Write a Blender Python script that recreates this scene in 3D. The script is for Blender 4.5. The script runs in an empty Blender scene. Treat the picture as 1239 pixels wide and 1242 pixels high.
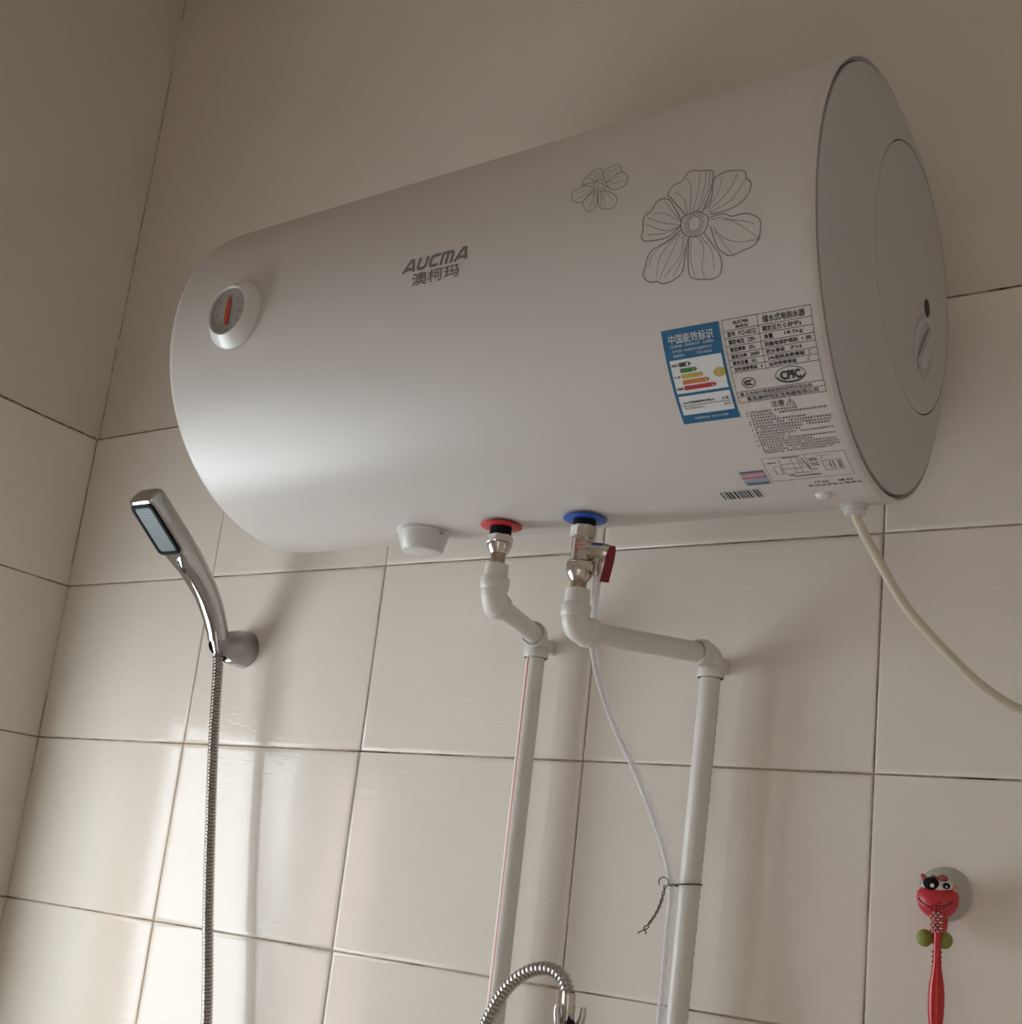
import bpy, math, random
from mathutils import Vector, Matrix
R = random.Random(7)
SC = bpy.context.scene
COL = SC.collection
T = 2.15            # height of the top edge of the wall tiles above the floor

# ------------------------------------------------------------------ camera
cd = bpy.data.cameras.new('camera')
cam = bpy.data.objects.new('camera', cd); COL.objects.link(cam)
cd.sensor_fit = 'HORIZONTAL'; cd.sensor_width = 36.0
cd.lens = 1420.68 / 1239 * 36.0
cd.shift_x = 0.0; cd.shift_y = 129.0 / 1239
cd.clip_start = 0.02
right = Vector((0.84150561, 0.52908619, 0.10925256))
down = Vector((-0.02685169, 0.24293737, -0.96967026))
fwd = Vector((-0.53958067, 0.81304935, 0.21864002))
m = Matrix((right, -down, -fwd)).transposed().to_4x4()
m.translation = Vector((1.65032, -1.16816, T - 0.65024))
cam.matrix_world = m
SC.camera = cam

# ------------------------------------------------------------------ daylight
SKY = 7.0
wd = bpy.data.worlds.new('overcast_sky'); SC.world = wd; wd.use_nodes = True
bg = wd.node_tree.nodes['Background']
bg.inputs[0].default_value = (0.88, 0.945, 1.0, 1); bg.inputs[1].default_value = SKY
WIN = (-1.00, -0.22, T - 1.30, T - 0.37)      # window opening in the left wall: y0, y1, z0, z1
pl = bpy.data.lights.new('window_portal', 'AREA'); pl.shape = 'RECTANGLE'
pl.size = WIN[1] - WIN[0]; pl.size_y = WIN[3] - WIN[2]
pl.cycles.is_portal = True
po = bpy.data.objects.new('window_portal', pl); COL.objects.link(po)
po.location = (-0.13, (WIN[0] + WIN[1]) / 2, (WIN[2] + WIN[3]) / 2)
po.rotation_euler = (math.radians(90), 0, math.radians(-90))
vs = SC.view_settings
vs.view_transform = 'Standard'; vs.look = 'None'; vs.gamma = 1.0; vs.use_curve_mapping = False
vs.exposure = 0.78
SC.cycles.use_denoising = True
SC.cycles.max_bounces = 10; SC.cycles.diffuse_bounces = 7; SC.cycles.glossy_bounces = 5
SC.cycles.transparent_max_bounces = 12
SC.cycles.sample_clamp_indirect = 6.0

# ------------------------------------------------------------------ materials
def lin(c):
    def f(v):
        v /= 255.0
        return v / 12.92 if v <= 0.04045 else ((v + 0.055) / 1.055) ** 2.4
    return (f(c[0]), f(c[1]), f(c[2]), 1)
def mat(name, col, rough=0.5, metal=0.0, coat=0.0, spec=0.5, noise=0.0, nscale=40.0, bump=0.0, bscale=200.0, trans=0.0):
    m = bpy.data.materials.new(name); m.use_nodes = True
    nt = m.node_tree; b = nt.nodes['Principled BSDF']
    b.inputs['Base Color'].default_value = col
    b.inputs['Roughness'].default_value = rough
    b.inputs['Metallic'].default_value = metal
    b.inputs['Coat Weight'].default_value = coat
    b.inputs['Specular IOR Level'].default_value = spec
    b.inputs['Transmission Weight'].default_value = trans
    if noise or bump:
        tc = nt.nodes.new('ShaderNodeTexCoord')
    if noise:
        n = nt.nodes.new('ShaderNodeTexNoise'); n.inputs['Scale'].default_value = nscale; n.inputs['Detail'].default_value = 4
        nt.links.new(tc.outputs['Object'], n.inputs['Vector'])
        r = nt.nodes.new('ShaderNodeValToRGB')
        r.color_ramp.elements[0].position = 0.3; r.color_ramp.elements[1].position = 0.7
        r.color_ramp.elements[0].color = tuple(c * (1 - noise) for c in col[:3]) + (1,)
        r.color_ramp.elements[1].color = tuple(min(1, c * (1 + noise * 0.6)) for c in col[:3]) + (1,)
        nt.links.new(n.outputs['Fac'], r.inputs['Fac']); nt.links.new(r.outputs['Color'], b.inputs['Base Color'])
    if bump:
        n2 = nt.nodes.new('ShaderNodeTexNoise'); n2.inputs['Scale'].default_value = bscale; n2.inputs['Detail'].default_value = 3
        nt.links.new(tc.outputs['Object'], n2.inputs['Vector'])
        bp = nt.nodes.new('ShaderNodeBump'); bp.inputs['Strength'].default_value = bump; bp.inputs['Distance'].default_value = 0.002
        nt.links.new(n2.outputs['Fac'], bp.inputs['Height']); nt.links.new(bp.outputs['Normal'], b.inputs['Normal'])
    return m

M = {}
def tile_mat():
    m = bpy.data.materials.new('glazed_tile'); m.use_nodes = True; nt = m.node_tree; b = nt.nodes['Principled BSDF']
    b.inputs['Roughness'].default_value = 0.11; b.inputs['Specular IOR Level'].default_value = 0.25
    oi = nt.nodes.new('ShaderNodeObjectInfo'); tc = nt.nodes.new('ShaderNodeTexCoord')
    vm = nt.nodes.new('ShaderNodeVectorMath'); vm.operation = 'ADD'
    sc = nt.nodes.new('ShaderNodeVectorMath'); sc.operation = 'SCALE'; sc.inputs['Scale'].default_value = 37.0
    cx = nt.nodes.new('ShaderNodeCombineXYZ')
    nt.links.new(oi.outputs['Random'], cx.inputs[0]); nt.links.new(oi.outputs['Random'], cx.inputs[2])
    nt.links.new(cx.outputs[0], sc.inputs[0]); nt.links.new(tc.outputs['Object'], vm.inputs[0]); nt.links.new(sc.outputs[0], vm.inputs[1])
    mp = nt.nodes.new('ShaderNodeMapping'); mp.inputs['Scale'].default_value = (42, 42, 150)
    nt.links.new(vm.outputs[0], mp.inputs['Vector'])
    n = nt.nodes.new('ShaderNodeTexNoise'); n.inputs['Scale'].default_value = 1.0; n.inputs['Detail'].default_value = 2
    nt.links.new(mp.outputs[0], n.inputs['Vector'])
    mr = nt.nodes.new('ShaderNodeMapRange'); mr.inputs[1].default_value = 0.55; mr.inputs[2].default_value = 0.72
    nt.links.new(n.outputs['Fac'], mr.inputs[0])
    bp = nt.nodes.new('ShaderNodeBump'); bp.inputs['Strength'].default_value = 0.14; bp.inputs['Distance'].default_value = 0.001
    nt.links.new(mr.outputs[0], bp.inputs['Height'])
    n3 = nt.nodes.new('ShaderNodeTexNoise'); n3.inputs['Scale'].default_value = 9.0; n3.inputs['Detail'].default_value = 1
    nt.links.new(vm.outputs[0], n3.inputs['Vector'])
    bp2 = nt.nodes.new('ShaderNodeBump'); bp2.inputs['Strength'].default_value = 0.06; bp2.inputs['Distance'].default_value = 0.01
    nt.links.new(n3.outputs['Fac'], bp2.inputs['Height']); nt.links.new(bp.outputs['Normal'], bp2.inputs['Normal'])
    nt.links.new(bp2.outputs['Normal'], b.inputs['Normal'])
    r = nt.nodes.new('ShaderNodeValToRGB')
    r.color_ramp.elements[0].color = (0.745, 0.67, 0.61, 1); r.color_ramp.elements[1].color = (0.795, 0.725, 0.665, 1)
    n4 = nt.nodes.new('ShaderNodeTexNoise'); n4.inputs['Scale'].default_value = 14.0; n4.inputs['Detail'].default_value = 5
    nt.links.new(vm.outputs[0], n4.inputs['Vector']); nt.links.new(n4.outputs['Fac'], r.inputs['Fac'])
    nt.links.new(r.outputs['Color'], b.inputs['Base Color'])
    return m
def grout_mat():
    m = bpy.data.materials.new('stained_grout'); m.use_nodes = True; nt = m.node_tree; b = nt.nodes['Principled BSDF']
    b.inputs['Roughness'].default_value = 0.9
    tc = nt.nodes.new('ShaderNodeTexCoord')
    n = nt.nodes.new('ShaderNodeTexNoise'); n.inputs['Scale'].default_value = 11.0; n.inputs['Detail'].default_value = 6; n.inputs['Roughness'].default_value = 0.7
    nt.links.new(tc.outputs['Object'], n.inputs['Vector'])
    r = nt.nodes.new('ShaderNodeValToRGB'); e = r.color_ramp.elements
    e[0].position = 0.38; e[0].color = (0.05, 0.036, 0.027, 1); e[1].position = 0.60; e[1].color = (0.55, 0.45, 0.37, 1)
    k = e.new(0.47); k.color = (0.30, 0.23, 0.18, 1)
    nt.links.new(n.outputs['Fac'], r.inputs['Fac']); nt.links.new(r.outputs['Color'], b.inputs['Base Color'])
    return m
def plaster_mat():
    m = mat('painted_plaster', (0.68, 0.61, 0.545, 1), 0.75, noise=0.05, nscale=3.5, bump=0.12, bscale=60)
    return m
def brick_mat():
    m = bpy.data.materials.new('brick_masonry'); m.use_nodes = True; nt = m.node_tree; b = nt.nodes['Principled BSDF']
    tc = nt.nodes.new('ShaderNodeTexCoord'); mp = nt.nodes.new('ShaderNodeMapping'); mp.inputs['Rotation'].default_value = (math.radians(90), 0, 0)
    t = nt.nodes.new('ShaderNodeTexBrick'); t.inputs['Scale'].default_value = 4.2
    t.inputs['Color1'].default_value = (0.62, 0.33, 0.25, 1); t.inputs['Color2'].default_value = (0.70, 0.42, 0.33, 1); t.inputs['Mortar'].default_value = (0.7, 0.66, 0.6, 1)
    nt.links.new(tc.outputs['Object'], mp.inputs['Vector']); nt.links.new(mp.outputs[0], t.inputs['Vector'])
    nt.links.new(t.outputs['Color'], b.inputs['Base Color']); b.inputs['Roughness'].default_value = 0.9
    return m
def pane_mat(name, tint, gloss):
    m = bpy.data.materials.new(name); m.use_nodes = True; nt = m.node_tree
    nt.nodes.remove(nt.nodes['Principled BSDF']); out = nt.nodes['Material Output']
    tr = nt.nodes.new('ShaderNodeBsdfTransparent'); tr.inputs[0].default_value = tint
    gl = nt.nodes.new('ShaderNodeBsdfGlossy'); gl.inputs['Roughness'].default_value = 0.05
    mx = nt.nodes.new('ShaderNodeMixShader'); mx.inputs[0].default_value = gloss
    nt.links.new(tr.outputs[0], mx.inputs[1]); nt.links.new(gl.outputs[0], mx.inputs[2]); nt.links.new(mx.outputs[0], out.inputs[0])
    return m
M['tile'] = tile_mat(); M['grout'] = grout_mat(); M['plaster'] = plaster_mat(); M['brick'] = brick_mat()
M['pane'] = pane_mat('window_glass', (0.96, 0.98, 0.97, 1), 0.05)
M['floor'] = mat('grey_floor_tile', (0.60, 0.56, 0.51, 1), 0.35, noise=0.15, nscale=6)
M['ceiling'] = mat('ceiling_paint', (0.84, 0.785, 0.72, 1), 0.8, noise=0.04, nscale=4)
M['crack'] = mat('dark_crack', (0.17, 0.13, 0.10, 1), 0.95, noise=0.3, nscale=60)
M['frame'] = mat('white_window_frame', (0.62, 0.61, 0.58, 1), 0.4)
M['door'] = mat('pale_fill_door', (0.6, 0.57, 0.52, 1), 0.4, noise=0.05, nscale=8)
def frosted_mat():  # glass of the added door; passes dim daylight as fill
    m = bpy.data.materials.new('fill_frosted_glass'); m.use_nodes = True; nt = m.node_tree
    nt.nodes.remove(nt.nodes['Principled BSDF']); out = nt.nodes['Material Output']
    tr = nt.nodes.new('ShaderNodeBsdfTranslucent'); tr.inputs[0].default_value = (0.085, 0.078, 0.070, 1)
    df = nt.nodes.new('ShaderNodeBsdfDiffuse'); df.inputs[0].default_value = (0.55, 0.55, 0.55, 1)
    ad = nt.nodes.new('ShaderNodeAddShader'); nt.links.new(tr.outputs[0], ad.inputs[0]); nt.links.new(df.outputs[0], ad.inputs[1]); nt.links.new(ad.outputs[0], out.inputs[0])
    return m
M['frosted'] = frosted_mat()
M['shell'] = mat('pearl_white_enamel', (0.60, 0.553, 0.528, 1), 0.36, metal=0.0, coat=0.0, spec=0.40)
M['cap'] = mat('light_grey_plastic', (0.47, 0.445, 0.435, 1), 0.45, bump=0.02, bscale=900)
M['white'] = mat('white_plastic', (0.64, 0.61, 0.595, 1), 0.32)
M['dark'] = mat('dark_gap', (0.03, 0.026, 0.024, 1), 0.7)
M['seam'] = mat('grey_seam', (0.12, 0.105, 0.10, 1), 0.6)
M['chrome'] = mat('polished_chrome', (0.50, 0.49, 0.48, 1), 0.09, metal=1.0)
M['satin'] = mat('worn_nickel', (0.62, 0.57, 0.52, 1), 0.24, metal=1.0, noise=0.12, nscale=90)
M['bracket'] = mat('worn_chrome', (0.36, 0.345, 0.33, 1), 0.28, metal=1.0)
M['hose'] = mat('steel_hose', (0.44, 0.415, 0.385, 1), 0.27, metal=1.0)
M['brass'] = mat('dull_brass', (0.45, 0.37, 0.28, 1), 0.35, metal=1.0, noise=0.2, nscale=120)
M['black'] = mat('black_rubber', (0.010, 0.010, 0.011, 1), 0.6, spec=0.1)
M['red'] = mat('red_plastic', (0.60, 0.02, 0.035, 1), 0.4)
M['blue'] = mat('blue_plastic', (0.012, 0.085, 0.46, 1), 0.38)
M['lever'] = mat('dark_red_lever', (0.20, 0.006, 0.018, 1), 0.4)
M['ppr'] = mat('white_polypropylene', (0.70, 0.665, 0.62, 1), 0.38, noise=0.03, nscale=30)
M['stripe'] = mat('red_stripe', (0.62, 0.07, 0.06, 1), 0.45)
def tube_mat():
    m = mat('milky_clear_tube', (0.80, 0.79, 0.82, 1), 0.12); nt = m.node_tree; b = nt.nodes['Principled BSDF']; out = nt.nodes['Material Output']
    tr = nt.nodes.new('ShaderNodeBsdfTransparent'); tr.inputs[0].default_value = (0.95, 0.95, 0.97, 1)
    lw = nt.nodes.new('ShaderNodeLayerWeight'); lw.inputs['Blend'].default_value = 0.35
    mr = nt.nodes.new('ShaderNodeMapRange'); mr.inputs[3].default_value = 0.28; mr.inputs[4].default_value = 0.75
    nt.links.new(lw.outputs['Facing'], mr.inputs[0])
    mx = nt.nodes.new('ShaderNodeMixShader'); nt.links.new(mr.outputs[0], mx.inputs[0]); nt.links.new(tr.outputs[0], mx.inputs[1]); nt.links.new(b.outputs[0], mx.inputs[2]); nt.links.new(mx.outputs[0], out.inputs[0])
    return m
M['tube'] = tube_mat()
M['wire'] = mat('dark_tie_wire', (0.10, 0.09, 0.075, 1), 0.5, metal=0.6)
M['cord'] = mat('cream_cord', (0.62, 0.55, 0.44, 1), 0.42)
M['face'] = mat('grey_spray_plate', (0.16, 0.19, 0.20, 1), 0.5, spec=0.2)
M['ink'] = mat('grey_ink', (0.19, 0.175, 0.165, 1), 0.5)
M['inklt'] = mat('pale_grey_ink', (0.25, 0.23, 0.215, 1), 0.5)
M['inkdk'] = mat('black_ink', (0.035, 0.032, 0.03, 1), 0.6)
M['labelblue'] = mat('label_blue', (0.012, 0.115, 0.245, 1), 0.45)
M['labelwhite'] = mat('label_white', (0.66, 0.655, 0.66, 1), 0.5)
M['lg1'] = mat('print_dark_green', (0.05, 0.055, 0.04, 1), 0.5)
M['lg2'] = mat('print_green', (0.05, 0.16, 0.03, 1), 0.5)
M['lg3'] = mat('print_yellow', (0.50, 0.34, 0.04, 1), 0.5)
M['lg4'] = mat('print_orange', (0.52, 0.16, 0.04, 1), 0.5)
M['lg5'] = mat('print_red', (0.42, 0.02, 0.025, 1), 0.5)
M['holo'] = mat('hologram_pink', (0.55, 0.27, 0.32, 1), 0.3)
M['holob'] = mat('hologram_slate', (0.10, 0.13, 0.22, 1), 0.3)
M['holog'] = mat('hologram_grey', (0.30, 0.36, 0.40, 1), 0.3)
M['gaugeface'] = mat('gauge_face_grey', (0.33, 0.31, 0.29, 1), 0.45)
M['needle'] = mat('red_needle', (0.46, 0.05, 0.025, 1), 0.5)
M['cup'] = mat('clear_vinyl', (0.66, 0.62, 0.55, 1), 0.15, trans=0.35)
M['toyred'] = mat('toy_red', (0.56, 0.035, 0.05, 1), 0.35)
M['toywhite'] = mat('toy_white', (0.70, 0.66, 0.60, 1), 0.4)
M['toybrown'] = mat('toy_brown', (0.36, 0.07, 0.04, 1), 0.4)
M['toypink'] = mat('toy_pink', (0.62, 0.30, 0.26, 1), 0.4)
M['toygreen'] = mat('toy_green', (0.24, 0.27, 0.05, 1), 0.5)
M['brushred'] = mat('toothbrush_red', (0.52, 0.012, 0.015, 1), 0.22)
M['bristle'] = mat('bristle_white', (0.72, 0.62, 0.62, 1), 0.6)

# ------------------------------------------------------------------ mesh helpers
class MB:
    def __init__(s): s.v = []; s.f = []; s.mi = []; s.cur = 0
    def add(s, vs, fs):
        o = len(s.v); s.v += [Vector(p) for p in vs]
        for f in fs: s.f.append([i + o for i in f]); s.mi.append(s.cur)
        return s
    def rings(s, rs, closed=True, cap0=True, cap1=True):
        n = len(rs[0]); vs = [p for r in rs for p in r]; fs = []
        for i in range(len(rs) - 1):
            for k in range(n if closed else n - 1):
                a = i * n + k; b = i * n + (k + 1) % n
                fs.append([a, b, b + n, a + n])
        if cap0: fs.append(list(range(n))[::-1])
        if cap1: fs.append([(len(rs) - 1) * n + k for k in range(n)])
        return s.add(vs, fs)
    def lathe(s, p0, axis, prof, n=32, cap0=True, cap1=True, ph=0.0):
        a = Vector(axis).normalized(); u = a.orthogonal().normalized(); w = a.cross(u); p0 = Vector(p0)
        rs = []
        for t, r in prof:
            r = max(r, 1e-5)
            rs.append([p0 + a * t + (u * math.cos(q) + w * math.sin(q)) * r for q in [ph + 2 * math.pi * k / n for k in range(n)]])
        return s.rings(rs, True, cap0, cap1)
    def tube(s, path, r, n=12, cap=True):
        P = [Vector(p) for p in path]; rs = []
        t = (P[1] - P[0]).normalized(); u = t.orthogonal().normalized()
        for i, p in enumerate(P):
            t2 = (P[min(i + 1, len(P) - 1)] - P[max(i - 1, 0)]).normalized()
            q = t.rotation_difference(t2); u = q @ u; t = t2; u = (u - t * u.dot(t)).normalized(); w = t.cross(u)
            rr = r(i) if callable(r) else r
            rs.append([p + (u * math.cos(a) + w * math.sin(a)) * rr for a in [2 * math.pi * k / n for k in range(n)]])
        return s.rings(rs, True, cap, cap)
    def box(s, c, d, bev=0.0, rot=None):
        c = Vector(c); hx, hy, hz = d[0] / 2, d[1] / 2, d[2] / 2
        if bev <= 0:
            v = [Vector((x * hx, y * hy, z * hz)) for x in (-1, 1) for y in (-1, 1) for z in (-1, 1)]
            f = [[0, 1, 3, 2], [4, 6, 7, 5], [0, 4, 5, 1], [2, 3, 7, 6], [0, 2, 6, 4], [1, 5, 7, 3]]
        else:
            b = bev; v = []; f = []; idx = {}
            for x in (-1, 1):
                for y in (-1, 1):
                    for z in (-1, 1):
                        for ax in range(3):
                            p = [x * (hx - b), y * (hy - b), z * (hz - b)]; p[ax] = (x * hx, y * hy, z * hz)[ax]
                            idx[(x, y, z, ax)] = len(v); v.append(Vector(p))
            I = lambda x, y, z, a: idx[(x, y, z, a)]
            for x in (-1, 1): f.append([I(x, -1, -1, 0), I(x, 1, -1, 0), I(x, 1, 1, 0), I(x, -1, 1, 0)])
            for y in (-1, 1): f.append([I(-1, y, -1, 1), I(1, y, -1, 1), I(1, y, 1, 1), I(-1, y, 1, 1)])
            for z in (-1, 1): f.append([I(-1, -1, z, 2), I(1, -1, z, 2), I(1, 1, z, 2), I(-1, 1, z, 2)])
            for x in (-1, 1):
                for y in (-1, 1): f.append([I(x, y, -1, 0), I(x, y, 1, 0), I(x, y, 1, 1), I(x, y, -1, 1)])
                for z in (-1, 1): f.append([I(x, -1, z, 0), I(x, 1, z, 0), I(x, 1, z, 2), I(x, -1, z, 2)])
            for y in (-1, 1):
                for z in (-1, 1): f.append([I(-1, y, z, 1), I(1, y, z, 1), I(1, y, z, 2), I(-1, y, z, 2)])
            for x in (-1, 1):
                for y in (-1, 1):
                    for z in (-1, 1): f.append([I(x, y, z, 0), I(x, y, z, 1), I(x, y, z, 2)])
        if rot is not None: v = [rot @ p for p in v]
        return s.add([p + c for p in v], f)
    def sphere(s, c, r, n=20, k=12, rot=None, fn=None):
        c = Vector(c); r = (r, r, r) if not hasattr(r, '__len__') else r; rs = []
        for i in range(k + 1):
            a = math.pi * (i / k); a = min(max(a, 0.02), math.pi - 0.02); ring = []
            for j in range(n):
                b = 2 * math.pi * j / n
                p = Vector((math.sin(a) * math.cos(b), math.sin(a) * math.sin(b), math.cos(a)))
                if fn: p = fn(p)
                p = Vector((p.x * r[0], p.y * r[1], p.z * r[2]))
                if rot is not None: p = rot @ p
                ring.append(c + p)
            rs.append(ring)
        return s.rings(rs)
    def build(s, name, material, parent=None, base=(0, 0, 0), smooth=35, fix=True):
        b = Vector(base)
        me = bpy.data.meshes.new(name)
        me.from_pydata([tuple(p - b) for p in s.v], [], s.f)
        for mm in (material if isinstance(material, (list, tuple)) else [material]): me.materials.append(mm)
        if any(s.mi): me.polygons.foreach_set('material_index', s.mi)
        me.validate()
        if fix:
            import bmesh
            bm = bmesh.new(); bm.from_mesh(me); bmesh.ops.recalc_face_normals(bm, faces=bm.faces); bm.to_mesh(me); bm.free()
        if smooth:
            me.polygons.foreach_set('use_smooth', [True] * len(me.polygons)); me.set_sharp_from_angle(angle=math.radians(smooth))
        me.update()
        o = bpy.data.objects.new(name, me); COL.objects.link(o)
        if parent is not None: o.parent = parent
        return o

def tag(o, label=None, cat=None, group=None, kind=None):
    if label: o['label'] = label
    if cat: o['category'] = cat
    if group: o['group'] = group
    if kind: o['kind'] = kind
    return o
class Thing:                       # an Empty at the thing's base; parts are given in room coordinates (z from the tile top)
    def __init__(s, name, base, label, cat, rz=0.0):
        s.base = Vector(base)
        s.o = bpy.data.objects.new(name, None); COL.objects.link(s.o); s.o.empty_display_size = 0.05
        s.o.location = (base[0], base[1], base[2] + T); s.o.rotation_euler.z = rz
        tag(s.o, label, cat)
    def part(s, name, mb, material, parent=None, **k):
        return mb.build(name, material, parent or s.o, s.base, **k)
def smooth_path(pts, n=12):
    P = [Vector(p) for p in pts]; P = [P[0] * 2 - P[1]] + P + [P[-1] * 2 - P[-2]]; out = []
    for i in range(1, len(P) - 2):
        a, b, c, d = P[i - 1:i + 3]
        for k in range(n):
            t = k / n
            out.append(0.5 * (2 * b + (c - a) * t + (2 * a - 5 * b + 4 * c - d) * t * t + (3 * b - a - 3 * c + d) * t ** 3))
    out.append(P[-2]); return out
def resample(path, step):
    P = [Vector(p) for p in path]; out = [P[0]]; need = step
    for a, b in zip(P, P[1:]):
        L = (b - a).length; t = need
        while t <= L: out.append(a + (b - a) * (t / L)); t += step
        need = t - L
    return out
def elbow_path(p, c, q, r, n=8):          # from p to q with a rounded bend at c
    p, c, q = Vector(p), Vector(c), Vector(q); a = (p - c).normalized(); b = (q - c).normalized()
    s, e = c + a * r, c + b * r; out = [p, s]
    for i in range(1, n):
        t = i / n; out.append(s * (1 - t) ** 2 + c * 2 * t * (1 - t) + e * t * t)
    return out + [e, q]

# ------------------------------------------------------------------ the room
RX, RY, CEIL = 2.30, -2.05, 0.89           # right wall, front wall, ceiling above the tile top
TW1, TW, TH0, TH = 0.3362, 0.32885, 0.25696, 0.25
GAP = 0.0019
def tile_mesh(w, h, d=0.008):
    """front face in the local xz plane looking towards -y, centre at the origin, softly rounded rim"""
    mb = MB(); prof = [(0, d), (0, 0.0014), (0.0005, 0.0005), (0.0016, 0.00012), (0.006, 0.0)]
    rs = []
    for ins, y in prof:
        x, z = w / 2 - ins, h / 2 - ins
        rs.append([Vector((-x, y, -z)), Vector((x, y, -z)), Vector((x, y, z)), Vector((-x, y, z))])
    mb.rings(rs, True, False, True)
    o = mb.build('tile', M['tile'], None, smooth=60); me = o.data
    bpy.data.objects.remove(o); return me
TM = {}
def put_tile(parent, origin, udir, u0, u1, z0, z1, rz):
    u0 += GAP / 2; u1 -= GAP / 2; z0 += GAP / 2; z1 -= GAP / 2
    key = (round(u1 - u0, 4), round(z1 - z0, 4))
    if key[0] < 0.01 or key[1] < 0.01: return
    if key not in TM: TM[key] = tile_mesh(*key)
    o = bpy.data.objects.new('tile', TM[key]); COL.objects.link(o); o.parent = parent
    c = Vector(origin) + Vector(udir) * ((u0 + u1) / 2); nrm = Matrix.Rotation(rz, 3, 'Z') @ Vector((0, 1, 0))
    c += nrm * R.uniform(-0.0002, 0.0004)
    o.location = (c.x, c.y, (z0 + z1) / 2 + T)
    o.rotation_euler = (math.radians(R.gauss(0, 0.10)), 0, rz + math.radians(R.gauss(0, 0.12)))
rows = [(-TH0, 0.0)]
z = -TH0
while z > -T + 0.001: rows.append((max(z - TH, -T), z)); z -= TH
def wall_mesh(name, corners, hole=None):
    """corners: list of quads (upper plaster / lower grout bed) as (material index, 4 points)"""
    mb = MB()
    for mi, q in corners:
        mb.cur = mi; mb.add([(p[0], p[1], p[2] + T) for p in q], [[0, 1, 2, 3]])
    return tag(mb.build(name, [M['plaster'], M['grout']], None, smooth=0, fix=False), kind='structure')
D = 0.0028     # depth of the joints behind the tile face
PL = 0.0016    # plaster sits a touch behind the tile face
wb = wall_mesh('wall_back', [(0, [(-.2, PL, 0.0012), (RX + .2, PL, 0.0012), (RX + .2, PL, CEIL + .1), (-.2, PL, CEIL + .1)]),
                             (1, [(-.2, D, -T), (RX + .2, D, -T), (RX + .2, D, CEIL + .1), (-.2, D, CEIL + .1)])])
xs = [-0.0007, TW1]
while xs[-1] < RX: xs.append(min(xs[-1] + TW, RX))
for a, b in zip(xs, xs[1:]):
    for z0, z1 in rows: put_tile(wb, (0, 0, 0), (1, 0, 0), a, b, z0, z1, 0)
# left wall with the window opening
wy0, wy1, wz0, wz1 = WIN[0], WIN[1], WIN[2] - T, WIN[3] - T
def lq(mi, x, y0, y1, z0, z1): return (mi, [(x, y0, z0), (x, y1, z0), (x, y1, z1), (x, y0, z1)])
wl = wall_mesh('wall_left', [lq(0, -PL, RY - .2, .2, 0.0012, CEIL + .1),
                             lq(1, -D, RY - .2, .2, wz1, CEIL + .1), lq(1, -D, RY - .2, .2, -T, wz0),
                             lq(1, -D, RY - .2, wy0, wz0, wz1), lq(1, -D, wy1, .2, wz0, wz1)])
ys = [0.004, wy1]
while ys[-1] > RY: ys.append(max(ys[-1] - TW, RY))
def left_tile(y1, y0, z0, z1):      # y0 < y1
    put_tile(wl, (0, 0, 0), (0, 1, 0), y0, y1, z0, z1, math.radians(90))
for y1, y0 in zip(ys, ys[1:]):
    for z0, z1 in rows:
        if y1 > wy0 + .01 and y0 < wy1 - .01 and z1 > wz0 + .01 and z0 < wz1 - .01:
            if z1 > wz1 + .01: left_tile(y1, y0, wz1, z1)
            if z0 < wz0 - .01: left_tile(y1, y0, z0, wz0)
            if y0 < wy0 - .01: left_tile(wy0, y0, max(z0, wz0), min(z1, wz1))
        else: left_tile(y1, y0, z0, z1)
def plain(name, q, mi, k='structure'):
    mb = MB(); mb.add([(p[0], p[1], p[2] + T) for p in q], [[0, 1, 2, 3]])
    return tag(mb.build(name, mi, None, smooth=0, fix=False), kind=k)
wr = wall_mesh('wall_right', [(0, [(RX + PL, 0, 0.0012), (RX + PL, RY, 0.0012), (RX + PL, RY, CEIL + .1), (RX + PL, 0, CEIL + .1)]),
                              (1, [(RX + D, 0, -T), (RX + D, RY, -T), (RX + D, RY, CEIL + .1), (RX + D, 0, CEIL + .1)])])
yy = [0.0]
while yy[-1] > RY: yy.append(max(yy[-1] - TW, RY))
for y1, y0 in zip(yy, yy[1:]):
    for z0, z1 in rows: put_tile(wr, (RX, 0, 0), (0, 1, 0), y0, y1, z0, z1, math.radians(-90))
DX0, DX1, DZ1 = 1.28, 2.08, -T + 2.05            # unseen opening for the added fill-light door behind the camera
mb = MB()
for x0, x1, z0, z1 in ((-.1, DX0, -T, CEIL + .1), (DX1, RX + .1, -T, CEIL + .1), (DX0, DX1, DZ1, CEIL + .1)):
    mb.add([(x0, RY, z0 + T), (x1, RY, z0 + T), (x1, RY, z1 + T), (x0, RY, z1 + T)], [[0, 1, 2, 3]])
tag(mb.build('wall_front', M['tile'], None, smooth=0, fix=False), kind='structure')
plain('floor', [(-.1, RY - .1, -T), (RX + .1, RY - .1, -T), (RX + .1, .1, -T), (-.1, .1, -T)], M['floor'])
plain('ceiling', [(-.2, RY - .2, CEIL), (RX + .2, RY - .2, CEIL), (RX + .2, .2, CEIL), (-.2, .2, CEIL)], M['ceiling'])
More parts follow.
